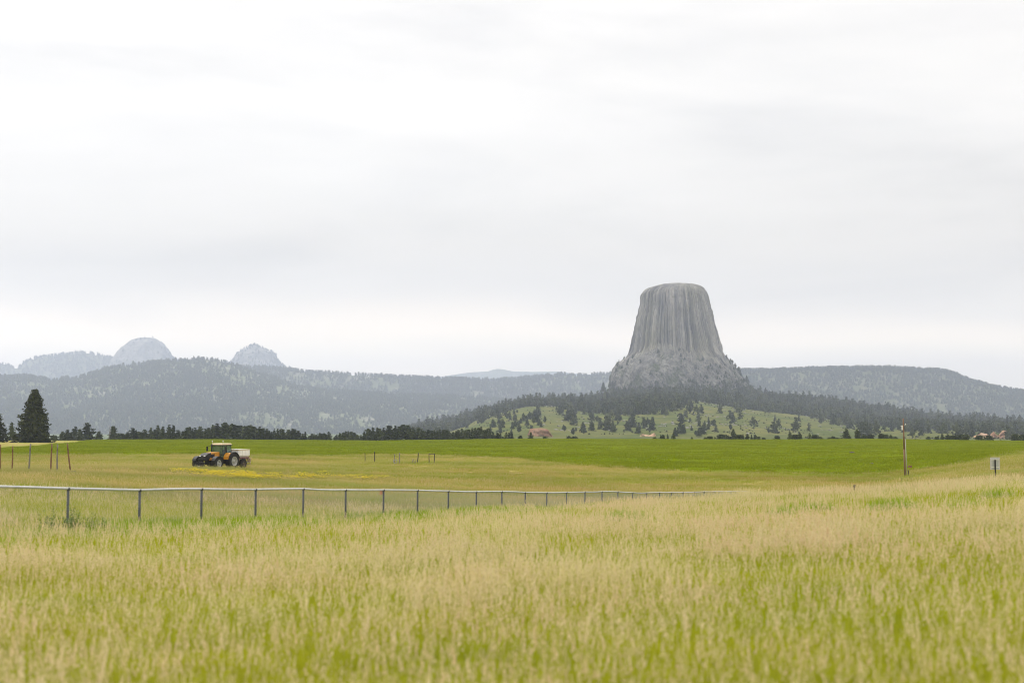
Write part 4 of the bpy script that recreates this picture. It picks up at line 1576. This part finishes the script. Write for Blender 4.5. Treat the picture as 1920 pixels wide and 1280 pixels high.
# dark leafy weeds by the fence
def weed(px, row, Y, w_, h_, label, seed, name='leafy_weed', mat=None, group='dark leafy weeds in the meadow'):
    g = np.random.default_rng(seed)
    p = at(px, row, Y)
    zb = g1(p.x, Y)
    V, F = [], []
    ns = int(70 * (.5 + w_ / .45 * .5)) if Y < 60 else 26
    for s in range(ns):
        a, r_ = g.uniform(0, 6.28), w_ * math.sqrt(g.uniform())
        bx, by = math.cos(a) * r_, math.sin(a) * r_
        hh = h_ * g.uniform(.55, 1.1) * (1 - .35 * (r_ / w_))
        lx, ly = g.normal(0, .12, 2) * h_
        for k in range(34):
            q = g.uniform(.1, 1)
            c = np.array([bx + lx * q, by + ly * q, hh * q])
            d = g.normal(0, 1, 3)
            d[2] = abs(d[2]) * .7
            d /= np.linalg.norm(d)
            e = np.cross(d, [0, 0, 1.0])
            e /= np.linalg.norm(e) + 1e-6
            L = h_ * g.uniform(.045, .095)
            b = len(V)
            V += [c, c + d * L * .5 + e * L * .2, c + d * L, c + d * L * .5 - e * L * .2]
            F.append((b, b + 1, b + 2, b + 3))
    o = link(name, mesh_np(name, np.array(V), np.array(F), mat or m_weed), None, (p.x, Y, zb - .02))
    return tag(o, label, 'weed', group)


weed(104, 975, 34.6, .46, .82, 'dark green leafy weed left of the second fence post from left', 1)
weed(134, 985, 35.4, .16, .85, 'dark narrow weed growing around the leftmost fence post', 4)
weed(178, 975, 35.8, .50, .72, 'dark green leafy weed right of the leftmost fence post', 2)
weed(288, 985, 38.2, .25, .5, 'small green weed right of the second visible fence post', 3)
m_weed2 = plain('green_weed_leaves', (.10, .17, .02), .7, .3, 9)
weed(1712, 890, 150, 1.6, .9, 'dark green weed patch on the bank right of the utility pole', 5, 'leafy_weed', m_weed2)
weed(1682, 895, 160, 1.3, .6, 'low dark weed patch at the foot of the utility pole', 6, 'leafy_weed', m_weed2)

# yellow flower drift in front of the tractor
def flower(seed):
    g = np.random.default_rng(seed)
    V, F, M = [], [], []
    for _ in range(26):
        p = np.append(g.normal(0, .35, 2), g.uniform(.22, .42))
        s = g.uniform(.035, .07)
        b = len(V)
        a = g.uniform(0, 6.28)
        for i in range(5):
            V.append(p + np.array([math.cos(a + i * 1.257) * s, math.sin(a + i * 1.257) * s, .015 * (i % 2)]))
        V.append(p + np.array([0, 0, -.02]))
        for i in range(5):
            F.append((b + i, b + (i + 1) % 5, b + 5))
            M.append(0)
        b = len(V)
        V += [p * [1, 1, 0] + [-.006, 0, 0], p * [1, 1, 0] + [.006, 0, 0], p]
        F.append((b, b + 1, b + 2))
        M.append(1)
    return mesh_np('flower_clump', np.array(V), np.array(F), [m_flower, m_weed2], False, M)


fl_src = source('flower_clump', [flower(i) for i in range(3)])
pts = []
for (pa, ra, pb, rb, sp, n_) in ((330, 884, 372, 885, 1.3, 20), (360, 886, 470, 893, 2.6, 125), (430, 895, 520, 896, 2.0, 65), (480, 897, 600, 895, 1.8, 42), (560, 891, 680, 897, 3.0, 36), (640, 893, 730, 898, 2.0, 14)):
    for _ in range(n_):
        q = random.random()
        px, rw = pa + (pb - pa) * q, ra + (rb - ra) * q + random.gauss(0, sp)
        Ym = march(px, rw + 3, 60, 240, ground)
        if Ym: pts.append((ray(px, rw)[0] * Ym, Ym))
pts = np.array(pts)
kp = fbm(pts[:, 0] / 1.5, pts[:, 1] / 3, 0, 9, 3) > -.05
pts = pts[kp]
s_ = RNG.uniform(.8, 1.3, len(pts))
tag(scatter('yellow_flowers', np.column_stack([pts, ground(pts[:, 0], pts[:, 1])]), RNG.uniform(0, 6.28, len(pts)), np.stack([s_] * 3, 1), RNG.integers(0, 3, len(pts)), fl_src), kind='stuff')

# ------------------------------------------------------------------ old posts
m_rust = plain('reddish_post_wood', (.23, .125, .07), .85, .3, 2)
m_grey = plain('grey_post_wood', (.23, .21, .185), .9, .25, 2)
m_dark = plain('dark_post_wood', (.075, .062, .05), .85, .3, 3)


def post(px, top, Y, r_, lean, mat, label, group, dx=0.0, name='fence_post'):
    p = at(px, top, Y)
    zb = g1(p.x, Y) - .3
    H_ = p.z - zb
    o = empty(name, (p.x - lean * H_, Y, zb))
    tag(o, label, 'post', group)
    mb = MB()
    n_ = 9
    prev = None
    for i in range(6):
        q_ = i / 5
        c = Vector((lean * H_ * q_ + .01 * math.sin(q_ * 5 + px), .01 * math.cos(q_ * 4 + px), H_ * q_))
        if prev is not None: mb.cyl(prev, c, r_ * (1.08 - .2 * (q_ - .2)), r_ * (1.08 - .2 * q_), n_, caps=(i == 5))
        prev = c
    mb.build('shaft', mat, o, True)
    mb = MB().box((lean * H_ + .0, 0, H_ + .003), (r_ * .9, r_ * .9, .02), Matrix.Rotation(.5, 3, 'Z'))
    mb.build('end_grain', m_grey, o)
    return o


G_P = 'weathered posts standing in the meadow at left'
post(1, 833, 115, .06, -.01, m_rust, 'weathered post cut by the left frame edge', G_P)
post(24, 836, 115, .062, 0.01, m_rust, 'short reddish post second from the left edge', G_P)
post(57.5, 832, 115, .068, .045, m_grey, 'tall dark grey post leaning slightly right below the big spruce', G_P)
post(97, 832, 115, .065, .015, m_rust, 'upright reddish post, left one of a close pair', G_P)
post(108, 832.5, 115, .065, 0.0, m_grey, 'upright grey topped post, right one of a close pair', G_P)
post(126.5, 831, 116, .066, -.12, m_rust, 'reddish post tilting left at the right end of the row', G_P)
mb = MB().cyl((-.5, 0, .1), (.45, .1, .22), .06, .05, 8).cyl((.1, -.1, .08), (.5, .2, .1), .04, .04, 7)
p = at(131, 871, 115)
tag(mb.build('broken_wood', m_grey, None, True, 0, (p.x, 115, g1(p.x, 115) + .05)), 'short pieces of broken wood at the foot of the tilted post', 'wood')

G_D = 'dark posts along the near edge of the green field'
post(684.5, 848, 235, .06, 0, m_dark, 'thin dark post at the left of a pair on the field edge', G_D)
post(702.5, 846, 235, .09, .0, m_dark, 'thicker dark post at the right of a pair on the field edge', G_D)
post(749, 848.5, 220, .09, 0, m_grey, 'grey wooden post right beside the wire bundle', G_D)
post(739.5, 851, 220, .06, 0, m_grey, 'short grey post standing behind the wire bundle', G_D)
post(784.5, 849, 230, .08, .1, m_dark, 'short dark post right of the pale crossed sticks', G_D)
post(804.5, 849.5, 230, .07, 0, m_dark, 'left end post of a low dark rail', G_D)
post(814.3, 849.5, 228, .08, 0, m_dark, 'right end post of a low dark rail', G_D)
pa, pb = at(804.5, 850.6, 230), at(813.8, 850.8, 228)
tag(MB().cyl((0, 0, 0), pb - pa, .045, .04, 8).build('rail', m_dark, None, True, 0, pa), 'low dark rail lying across two short posts on the field edge', 'rail')
# crossed pale sticks
p = at(775.5, 857, 225)
mb = MB().cyl((-.25, 0, -.1), (-.05, 0, .75), .05, .04, 7).cyl((.2, 0, -.1), (-.12, .1, .72), .045, .035, 7).cyl((.4, .1, -.1), (.2, 0, .62), .045, .035, 7)
tag(mb.build('stick_pile', m_grey, None, True, 0, (p.x, 225, g1(p.x, 225) + .1)), 'pale crossed sticks leaning together on the edge of the field', 'sticks')
# rolled wire bundle
p = at(741, 857, 219)
mb = MB()
for k in range(9):
    t0 = k * .7
    for s in range(14):
        a0, a1 = 6.283 * s / 14, 6.283 * (s + 1) / 14
        rr0 = .27 + .05 * math.sin(3 * a0 + t0)
        rr1 = .27 + .05 * math.sin(3 * a1 + t0)
        mb.cyl((math.cos(a0) * rr0, -.3 + k * .075, .36 + math.sin(a0) * rr0), (math.cos(a1) * rr1, -.3 + k * .075, .36 + math.sin(a1) * rr1), .02, n=4, caps=False)
tag(mb.build('wire_bundle', m_wire, None, False, 0, (p.x, 219, g1(p.x, 219) + .15)), 'grey coil of old wire standing at the field edge', 'wire coil')
post(1602.5, 909, 72, .065, 0, m_dark, 'short dark post standing alone in tall dry grass at right', 'small posts in the dry grass at right')
for px, tp, Y in ((1429, 918.5, 100), (1447, 919.5, 96), (1480, 919, 92), (1494, 919, 90)):
    post(px, tp, Y, .03, 0, m_dark, {1429: 'thin dark stake just past the right end of the fence', 1447: 'thin stake second past the end of the fence', 1480: 'thin stake, left of a pair in the dry grass', 1494: 'thin stake, right of a pair in the dry grass'}[px], 'small posts in the dry grass at right')


# dark clods lying in the crop
def clod(px, row, w_, label, seed):
    Ym = march(px, row, 150, 630, ground)
    p = at(px, row, Ym)
    bm = bmesh.new()
    bmesh.ops.create_icosphere(bm, subdivisions=2, radius=1)
    g = random.Random(seed)
    for v in bm.verts:
        v.co = Vector((v.co.x * w_, v.co.y * w_ * .8, v.co.z * w_ * .38)) * g.uniform(.75, 1.15)
    me = bpy.data.meshes.new('debris_heap')
    bm.to_mesh(me)
    bm.free()
    me.materials.append(m_dark)
    return tag(link('debris_heap', me, None, (p.x, Ym, g1(p.x, Ym) + .25)), label, 'debris heap', 'dark heaps lying in the green field')


clod(1597, 850.5, .62, 'flat black heap in the green field left of the utility pole', 1)
clod(1634, 872, .38, 'small dark heap low in the green field near the utility pole', 2)
clod(1784, 841.5, .45, 'small dark heap in the green field right of the utility pole', 3)

# ------------------------------------------------------------------ utility pole
YP = 172.0
pt_, pb_ = at(1693.5, 784.5, YP), at(1697, 895, YP)
zb = g1(pb_.x, YP) - .4
pole = empty('utility_pole', (pb_.x, YP, zb))
tag(pole, 'tall reddish brown wooden utility pole without wires standing before the green field', 'utility pole')
PO = Vector(pole.location)
m_polewood = plain('pole_wood', (.21, .12, .075), .9, .3, 1.5)
m_conduit = plain('grey_conduit', (.44, .42, .37), .55, .1, 3)
m_white = plain('white_ceramic', (.78, .77, .74), .35, .05, 5)
m_boxbrown = plain('brown_box', (.25, .14, .07), .7, .2, 5)
top = pt_ - PO
MB().cyl((0, 0, 0), top * .5, .11, .095, 14).cyl(top * .5, top, .095, .075, 14).build('shaft', m_polewood, pole, True)


def on_pole(row, dx, dy=0.0):
    zz = at(1694, row, YP).z - PO.z
    return Vector((top.x * zz / top.z + dx, dy, zz))


MB().cyl(on_pole(893, .20, -.06), on_pole(823, .17, -.06), .055, .05, 8).build('conduit', m_conduit, pole, True)
mb = MB().box(on_pole(801.5, -.17, -.05), (.14, .16, .56)).box(on_pole(799, -.26, -.05), (.24, .08, .05))
mb.build('transformer', m_white, pole, False, .03)
mb = MB().cyl(on_pole(796.2, .06, -.05), on_pole(795.6, .26, -.05), .02, n=6).cyl(on_pole(796.4, .26, -.05), on_pole(793.6, .26, -.05), .06, .035, 8)
mb.build('insulator', m_white, pole, True)
mb = MB().box(on_pole(874.6, .62, -.05), (.42, .26, .24)).cyl(on_pole(874.4, .1, -.05), on_pole(874.4, .5, -.05), .025, n=6)
mb.box(on_pole(872.4, .62, -.05), (.46, .30, .04))
mb.build('meter_box', m_boxbrown, pole, False, .015)
p = at(1702.5, 888, YP)
tag(MB().cyl((0, 0, 0), (.0, 0, .75), .07, .06, 8).box((0, 0, .76), (.17, .15, .08)).build('fence_post', m_dark, None, False, 0, (p.x + .05, YP, g1(p.x, YP) - .1)), 'short dark stub post right beside the utility pole foot', 'post', 'small posts in the dry grass at right')

# ------------------------------------------------------------------ sign seen from behind
YS = 80.0
sa, sb = at(1856, 857, YS), at(1875, 880, YS)
cx, cz = (sa.x + sb.x) / 2, (sa.z + sb.z) / 2
zb = g1(cx, YS) - .3
sign = empty('road_sign', (cx, YS, zb), 0.06)
tag(sign, 'blank grey back of a square sign on a dark post in dry grass', 'sign')
SW, SH = sb.x - sa.x, sa.z - sb.z
m_alu = plain('aluminium_sheet', (.50, .53, .50), .45, .08, 3, .25)
m_batten = plain('white_batten', (.74, .74, .66), .5, .05, 5)
m_steel = plain('dark_steel', (.025, .022, .018), .6, .2, 5)
MB().box((0, 0, cz - zb), (SW, .012, SH)).build('panel', m_alu, sign, False, .003)
fr_ = MB()
for s in (-1, 1):
    fr_.box((s * (SW / 2 - .045), -.014, cz - zb), (.07, .014, SH))
fr_.build('edge_strip', plain('pale_strip', (.58, .57, .54), .5, .05, 4), sign)
for r_ in (861.2, 875.4):
    MB().box((0, -.030, at(1865, r_, YS).z - zb), (SW * .82, .022, .05)).build('batten', m_batten, sign, False, .003)
ptop = at(1865, 861.5, YS).z - zb
mb = MB()
mb.box((-.012, -.062, ptop / 2), (.055, .04, ptop))
mb.box((-.036, -.082, ptop / 2), (.01, .03, ptop)).box((.012, -.082, ptop / 2), (.01, .03, ptop))
mb.build('post', m_steel, sign)

# ------------------------------------------------------------------ tractor
m_yel = plain('yellow_orange_paint', (.62, .27, .018), .35, .06, 2)
m_blk = plain('black_plastic', (.010, .010, .011), .7, .2, 4)
m_tyre = plain('tyre_rubber', (.018, .017, .016), .9, .25, 6)
m_rim = plain('grey_rim', (.42, .42, .41), .45, .08, 4)
m_cream = plain('cream_roof', (.68, .54, .32), .4, .06, 3)
m_lamp = plain('lamp_lens', (.75, .75, .72), .15, .03, 5)
m_glass, t, b = new_mat('cab_glass')
b.inputs['Base Color'].default_value = (.55, .70, .66, 1)
b.inputs['Roughness'].default_value = .05
b.inputs['Transmission Weight'].default_value = .85
b.inputs['IOR'].default_value = 1.08
YTR = 176.0
tp = at(418, 872, YTR)
TA = R(244)
zt = at(400, 872, YTR).z - .50
tractor = empty('tractor', (tp.x, YTR, zt), TA)
tag(tractor, 'black and yellow-orange farm tractor with glass cab driving through the dry meadow', 'tractor')


def wheel(c, r_, w_, side, parent, rimr):
    e = MB()
    prof = [(rimr, -w_ / 2), (r_ * .93, -w_ / 2), (r_, -w_ * .36), (r_, w_ * .36), (r_ * .93, w_ / 2), (rimr, w_ / 2)]
    e.lathe(prof, 28, 'y')
    tyre_lugs = MB()
    tyre_lugs.v, tyre_lugs.f, tyre_lugs.m = e.v, e.f, e.m
    for i in range(22):
        for sg in (-1, 1):
            a = 2 * math.pi * (i + (.5 if sg > 0 else 0)) / 22
            M = Matrix.Rotation(-a, 3, 'Y') @ Matrix.Rotation(sg * .6, 3, 'X')
            tyre_lugs.box(Vector((math.cos(a) * r_, sg * w_ * .24, math.sin(a) * r_)), (.09, w_ * .5, .055), M)
    o = tyre_lugs.build('wheel', m_tyre, parent, False, 0, c)
    rm = MB()
    s = side
    rm.lathe([(rimr + .01, -s * w_ * .45), (rimr + .01, s * w_ * .5), (rimr * .9, s * w_ * .5), (rimr * .86, s * w_ * .28), (rimr * .35, s * w_ * .2), (rimr * .32, s * w_ * .42), (.001, s * w_ * .42)], 28, 'y')
    rm.build('rim', m_rim, o, True)
    nutm = MB()
    for i in range(10):
        a = 2 * math.pi * i / 10
        nutm.cyl((math.cos(a) * rimr * .6, s * w_ * .23, math.sin(a) * rimr * .6), (math.cos(a) * rimr * .6, s * w_ * .30, math.sin(a) * rimr * .6), .03, n=6)
    nutm.build('wheel_nuts', m_steel, o)
    return o


for s in (-1, 1):
    wheel((0, s * 1.42, 1.02), 1.02, .68, s, tractor, .58)
    wheel((3.0, s * 1.45, .80), .80, .58, s, tractor, .44)
mb = MB().box((1.4, 0, .95), (3.6, .62, .55)).box((0, 0, 1.02), (.5, 2.3, .42)).box((3.0, 0, .8), (.36, 2.4, .3)).box((.2, 0, 1.2), (1.6, 1.0, .5))
mb.build('chassis', m_blk, tractor, False, .03)
# hood: yellow shell with a sloping nose
hp = [(1.35, 1.35), (1.35, 2.18), (2.6, 2.14), (3.5, 1.98), (3.95, 1.72), (4.05, 1.30), (3.6, 1.18), (2.2, 1.2)]
MB().prism(hp, -.52, .52).build('hood', m_yel, tractor, False, .07)
gp = [(2.95, 2.105), (3.55, 2.00), (4.02, 1.76), (4.13, 1.30), (4.08, 1.10), (3.45, 1.13), (3.12, 1.62)]
MB().prism(gp, -.545, .545).build('grille', m_blk, tractor, False, .06)
for s in (-1, 1):
    MB().prism([(2.35, 1.95), (3.1, 1.90), (3.28, 1.55), (2.7, 1.45), (2.35, 1.6)], s * .525 - .012, s * .525 + .012).build('side_vent', m_blk, tractor)
    MB().box((4.02, s * .33, 1.72), (.08, .26, .12), Matrix.Rotation(-.45, 3, 'Y')).build('headlight', m_lamp, tractor, False, .02)
for k in range(4):
    MB().box((4.085 - .004 * k, 0, 1.58 - .1 * k), (.05, .8, .025)).build('grille_slat', plain('grille_slat_black', (.03, .03, .032), .4), tractor)
# cab
mb = MB()
for x in (-.62, 1.28):
    for s in (-1, 1):
        xt = x - .10 if x > 0 else x + .08
        mb.cyl((x, s * .82, 1.42), (xt, s * .76, 3.0), .055, .05, 6)
for s in (-1, 1):
    mb.cyl((.35, s * .84, 1.45), (.38, s * .77, 3.0), .045, .04, 6)
    mb.cyl((-.62, s * .82, 1.46), (1.28, s * .82, 1.46), .05, n=6)
    mb.cyl((-.54, s * .76, 2.96), (1.18, s * .76, 2.96), .055, n=6)
for x, xt in ((-.62, -.54), (1.28, 1.18)):
    mb.cyl((x, -.82, 1.46), (x, .82, 1.46), .05, n=6).cyl((xt, -.76, 2.96), (xt, .76, 2.96), .055, n=6)
mb.build('cab_frame', m_blk, tractor, True)
MB().box((.33, 0, 1.33), (1.9, 1.62, .24)).build('cab_floor', m_blk, tractor, False, .03)


def pane(vs):
    e = MB()
    nrm = (Vector(vs[1]) - Vector(vs[0])).cross(Vector(vs[2]) - Vector(vs[0])).normalized() * .012
    q_ = [Vector(v) for v in vs] + [Vector(v) + nrm for v in vs]
    e.add(q_, [(0, 1, 2, 3), (7, 6, 5, 4), (0, 4, 5, 1), (1, 5, 6, 2), (2, 6, 7, 3), (3, 7, 4, 0)])
    return e


pane([(1.27, -.76, 1.52), (1.27, .76, 1.52), (1.18, .70, 2.9), (1.18, -.70, 2.9)]).build('windscreen', m_glass, tractor)
pane([(-.61, -.76, 1.52), (-.61, .76, 1.52), (-.54, .70, 2.9), (-.54, -.70, 2.9)]).build('rear_window', m_glass, tractor)
for s in (-1, 1):
    pane([(.42, s * .825, 1.52), (1.20, s * .825, 1.52), (1.12, s * .765, 2.9), (.44, s * .765, 2.9)]).build('cab_window', m_glass, tractor)
    pane([(-.56, s * .825, 1.52), (.30, s * .825, 1.52), (.33, s * .765, 2.9), (-.48, s * .765, 2.9)]).build('cab_window', m_glass, tractor)
MB().box((-.05, 0, 1.75), (.5, .52, .14)).box((-.28, 0, 2.1), (.14, .5, .6)).build('seat', m_blk, tractor, False, .03)
MB().cyl((1.0, 0, 1.5), (.72, 0, 2.02), .04, n=6).lathe([(.16, -.015), (.19, 0), (.16, .015), (.16, -.015)], 14, 'x', (.70, 0, 2.04)).build('steering_wheel', m_blk, tractor)
rf = MB().box((.32, 0, 3.12), (2.05, 1.78, .20), None, 0, (.86, .82))
rf.build('roof', m_cream, tractor, False, .05)
MB().box((.32, 0, 3.0), (2.1, 1.8, .05)).build('roof_liner', m_blk, tractor, False, .015)
for x, y in ((1.1, .82), (1.1, -.82)):
    MB().cyl((x, y, 3.2), (x, y, 3.42), .022, n=6).cyl((x, y, 3.40), (x, y, 3.56), .065, .05, 8).build('beacon', m_lamp, tractor, True)
for s in (-1, 1):
    MB().cyl((1.25, s * .8, 2.85), (1.35, s * 1.35, 2.9), .022, n=6).box((1.36, s * 1.38, 2.55), (.07, .22, .58)).build('mirror', m_blk, tractor, False, .012)
MB().cyl((1.42, -.66, 1.6), (1.42, -.66, 3.0), .085, n=10).cyl((1.42, -.66, 2.95), (1.36, -.66, 3.15), .06, n=8).build('exhaust_pipe', m_blk, tractor, True)
for s in (-1, 1):
    # rear fender arc
    prof = []
    for k in range(9):
        a = R(8 + 150 * k / 8)
        prof.append((math.cos(a) * 1.16, 1.02 + math.sin(a) * 1.16))
    inner = [(x * .93, 1.02 + (z - 1.02) * .93) for x, z in prof][::-1]
    MB().prism(prof + inner, s * 1.42 - .36, s * 1.42 + .34).build('fender', m_blk, tractor)
    MB().prism([(1.22, 1.25), (1.18, 1.60), (.95, 1.92), (.70, 2.08), (.62, 1.95), (.88, 1.7), (1.05, 1.25)], s * 1.30 - .32, s * 1.30 + .36).build('fender_side', m_yel, tractor, False, .03)
    prof = [(3.0 + math.cos(R(25 + 110 * k / 6)) * .90, .80 + math.sin(R(25 + 110 * k / 6)) * .90) for k in range(7)]
    inner = [(3.0 + (x - 3.0) * .95, .80 + (z - .80) * .95) for x, z in prof][::-1]
    MB().prism(prof + inner, s * 1.45 - .28, s * 1.45 + .28).build('front_fender', m_blk, tractor)
    st = MB()
    for k in range(4):
        st.box((1.15, s * (1.0 + .06 * k), 1.28 - .25 * k), (.42, .2, .04))
    st.box((.95, s * 1.05, .9), (.04, .1, .85)).box((1.35, s * 1.05, .9), (.04, .1, .85))
    st.build('steps', m_blk, tractor)
    MB().box((.95, s * .7, .95), (1.1, .45, .5)).build('fuel_tank', m_blk, tractor, False, .06)
mb = MB().box((4.35, 0, .72), (.35, 1.15, .5)).box((4.62, 0, .58), (.28, 1.5, .24)).cyl((4.2, .4, .8), (4.95, .45, .5), .06, n=6).cyl((4.2, -.4, .8), (4.95, -.45, .5), .06, n=6).box((4.8, 0, .85), (.1, .1, .5))
mb.build('front_hitch', m_blk, tractor, False, .02)
MB().box((4.78, .15, .50), (.04, .5, .06)).build('hitch_bar', m_lamp, tractor)
MB().box((-1.5, 0, .62), (1.1, .1, .08)).build('drawbar', m_blk, tractor)

# ------------------------------------------------------------------ spreader hitched behind
fwd = Vector((math.cos(TA), math.sin(TA), 0))
so = Vector((tp.x, YTR, 0)) - fwd * 3.0
spz = zt + .05
spr = empty('spreader', (so.x, so.y, spz), TA)
tag(spr, 'white box fertiliser spreader on wheels pulled behind the tractor', 'spreader')
m_wbox = plain('white_hopper_paint', (.87, .87, .87), .5, .10, 2)
m_frame = plain('beige_frame_paint', (.50, .40, .28), .7, .25, 4)
m_maroon = plain('maroon_rail_paint', (.14, .05, .06), .6, .15, 4)
SL, SWD = 1.15, .95
hp = MB()
a0 = [(-SL + .1, -SWD + .22, 1.38), (SL - .1, -SWD + .22, 1.38), (SL - .1, SWD - .22, 1.38), (-SL + .1, SWD - .22, 1.38)]
am = [(-SL, -SWD, 1.62), (SL, -SWD, 1.62), (SL, SWD, 1.62), (-SL, SWD, 1.62)]
a1 = [(-SL, -SWD, 2.30), (SL, -SWD, 2.30), (SL, SWD, 2.30), (-SL, SWD, 2.30)]
fs = [(0, 3, 2, 1)]
for b0 in (0, 4):
    fs += [(b0 + q, b0 + (q + 1) % 4, b0 + 4 + (q + 1) % 4, b0 + 4 + q) for q in range(4)]
hp.add(a0 + am + a1, fs)
hp.build('hopper', m_wbox, spr, False, .01)
rim_ = MB()
for (c, s_) in (((0, -SWD - .01, 2.34), (2 * SL + .1, .09, .08)), ((0, SWD + .01, 2.34), (2 * SL + .1, .09, .08)), ((-SL - .01, 0, 2.34), (.09, 2 * SWD - .08, .08)), ((SL + .01, 0, 2.34), (.09, 2 * SWD - .08, .08))):
    rim_.box(c, s_)
rim_.build('hopper_rim', m_cream, spr, False, .01)
cov = MB()
for k in range(5):
    cov.box((-SL + .2 + .46 * k * SL / 1.15, 0, 2.36 + .02 * (k % 2)), (.42, 2 * SWD - .12, .03))
cov.build('cover', m_wbox, spr, False, .008)
for k in range(4):
    for s in (-1, 1):
        MB().box((-SL + .15 + .66 * k, s * (SWD + .02), 1.96), (.06, .05, .66)).build('rib', m_wbox, spr, False, .008)
for s in (-1, 1):
    MB().box((-SL - .03, s * .45, 1.95), (.05, .06, .64)).build('rib', m_wbox, spr, False, .008)
MB().box((-SL - .028, .1, 2.05), (.03, .62, .22)).build('warning_panel', plain('faded_red_panel', (.55, .36, .33), .6, .1, 6), spr)
fm = MB()
for s in (-1, 1):
    fm.box((.1, s * .5, 1.22), (2.7, .12, .18))
for x in (-1.1, -.35, .4, 1.1):
    fm.box((x, 0, 1.24), (.12, 1.7, .14))
fm.box((1.7, 0, .9), (1.3, .14, .14)).box((1.2, .3, 1.05), (.1, .1, .35)).box((1.2, -.3, 1.05), (.1, .1, .35))
fm.build('frame', m_frame, spr, False, .012)
m_rimdark = plain('muddy_rim', (.12, .09, .065), .8, .3, 5)
for s in (-1, 1):
    wo_ = wheel((.1, s * .85, .62), .62, .34, s, spr, .30)
    for ch in wo_.children:
        if ch.name.startswith('rim'): ch.data.materials[0] = m_rimdark
MB().cyl((.1, -.85, .62), (.1, .85, .62), .07, n=8).build('axle', m_steel, spr)
for s in (-1, 1):
    MB().box((.1, s * (SWD + .05), 1.34), (2.2, .05, .16)).build('side_rail', m_maroon, spr, False, .01)
    MB().cyl((-1.55, s * .42, .72), (-1.55, s * .42, .78), .32, n=16).box((-1.55, s * .42, .83), (.5, .05, .1)).box((-1.55, s * .42, .83), (.05, .5, .1)).build('spinner_disc', m_rim, spr)
    MB().box((-1.35, s * .72, 1.02), (.07, .5, .42), Matrix.Rotation(.2, 3, 'Y')).build('guard', m_frame, spr, False, .01)
    MB().cyl((-1.1, s * .7, 1.2), (-1.6, s * .8, .5), .05, n=6).cyl((-1.6, s * .8, .5), (-1.6, -s * .1, .48), .04, n=6).build('brace', m_frame, spr)
    MB().box((-1.65, s * .62, 1.30), (.34, .5, .05)).build('platform', m_frame, spr, False, .01)
MB().box((-1.28, 0, 1.25), (.22, 1.1, .3)).build('gearbox', m_blk, spr, False, .03)
MB().cyl((-1.24, .8, 1.4), (-1.34, .8, 2.2), .022, n=6).cyl((-1.24, .55, 1.4), (-1.34, .55, 2.2), .022, n=6).cyl((-1.27, .55, 1.65), (-1.27, .8, 1.65), .02, n=6).cyl((-1.31, .55, 1.95), (-1.31, .8, 1.95), .02, n=6).build('ladder', m_blk, spr)

# ------------------------------------------------------------------ haze
m_haze = bpy.data.materials.new('haze')
m_haze.use_nodes = True
t = m_haze.node_tree
t.nodes.clear()
pv = t.nodes.new('ShaderNodeVolumePrincipled')
pv.inputs['Color'].default_value = (.72, .80, 1.0, 1)
pv.inputs['Density'].default_value = 0.92e-4
pv.inputs['Anisotropy'].default_value = .35
mo = t.nodes.new('ShaderNodeOutputMaterial')
t.links.new(pv.outputs[0], mo.inputs['Volume'])
hb = MB().box((0, 8900, 399), (25000, 18400, 866))
hz = hb.build('haze', m_haze)
tag(hz, kind='stuff')
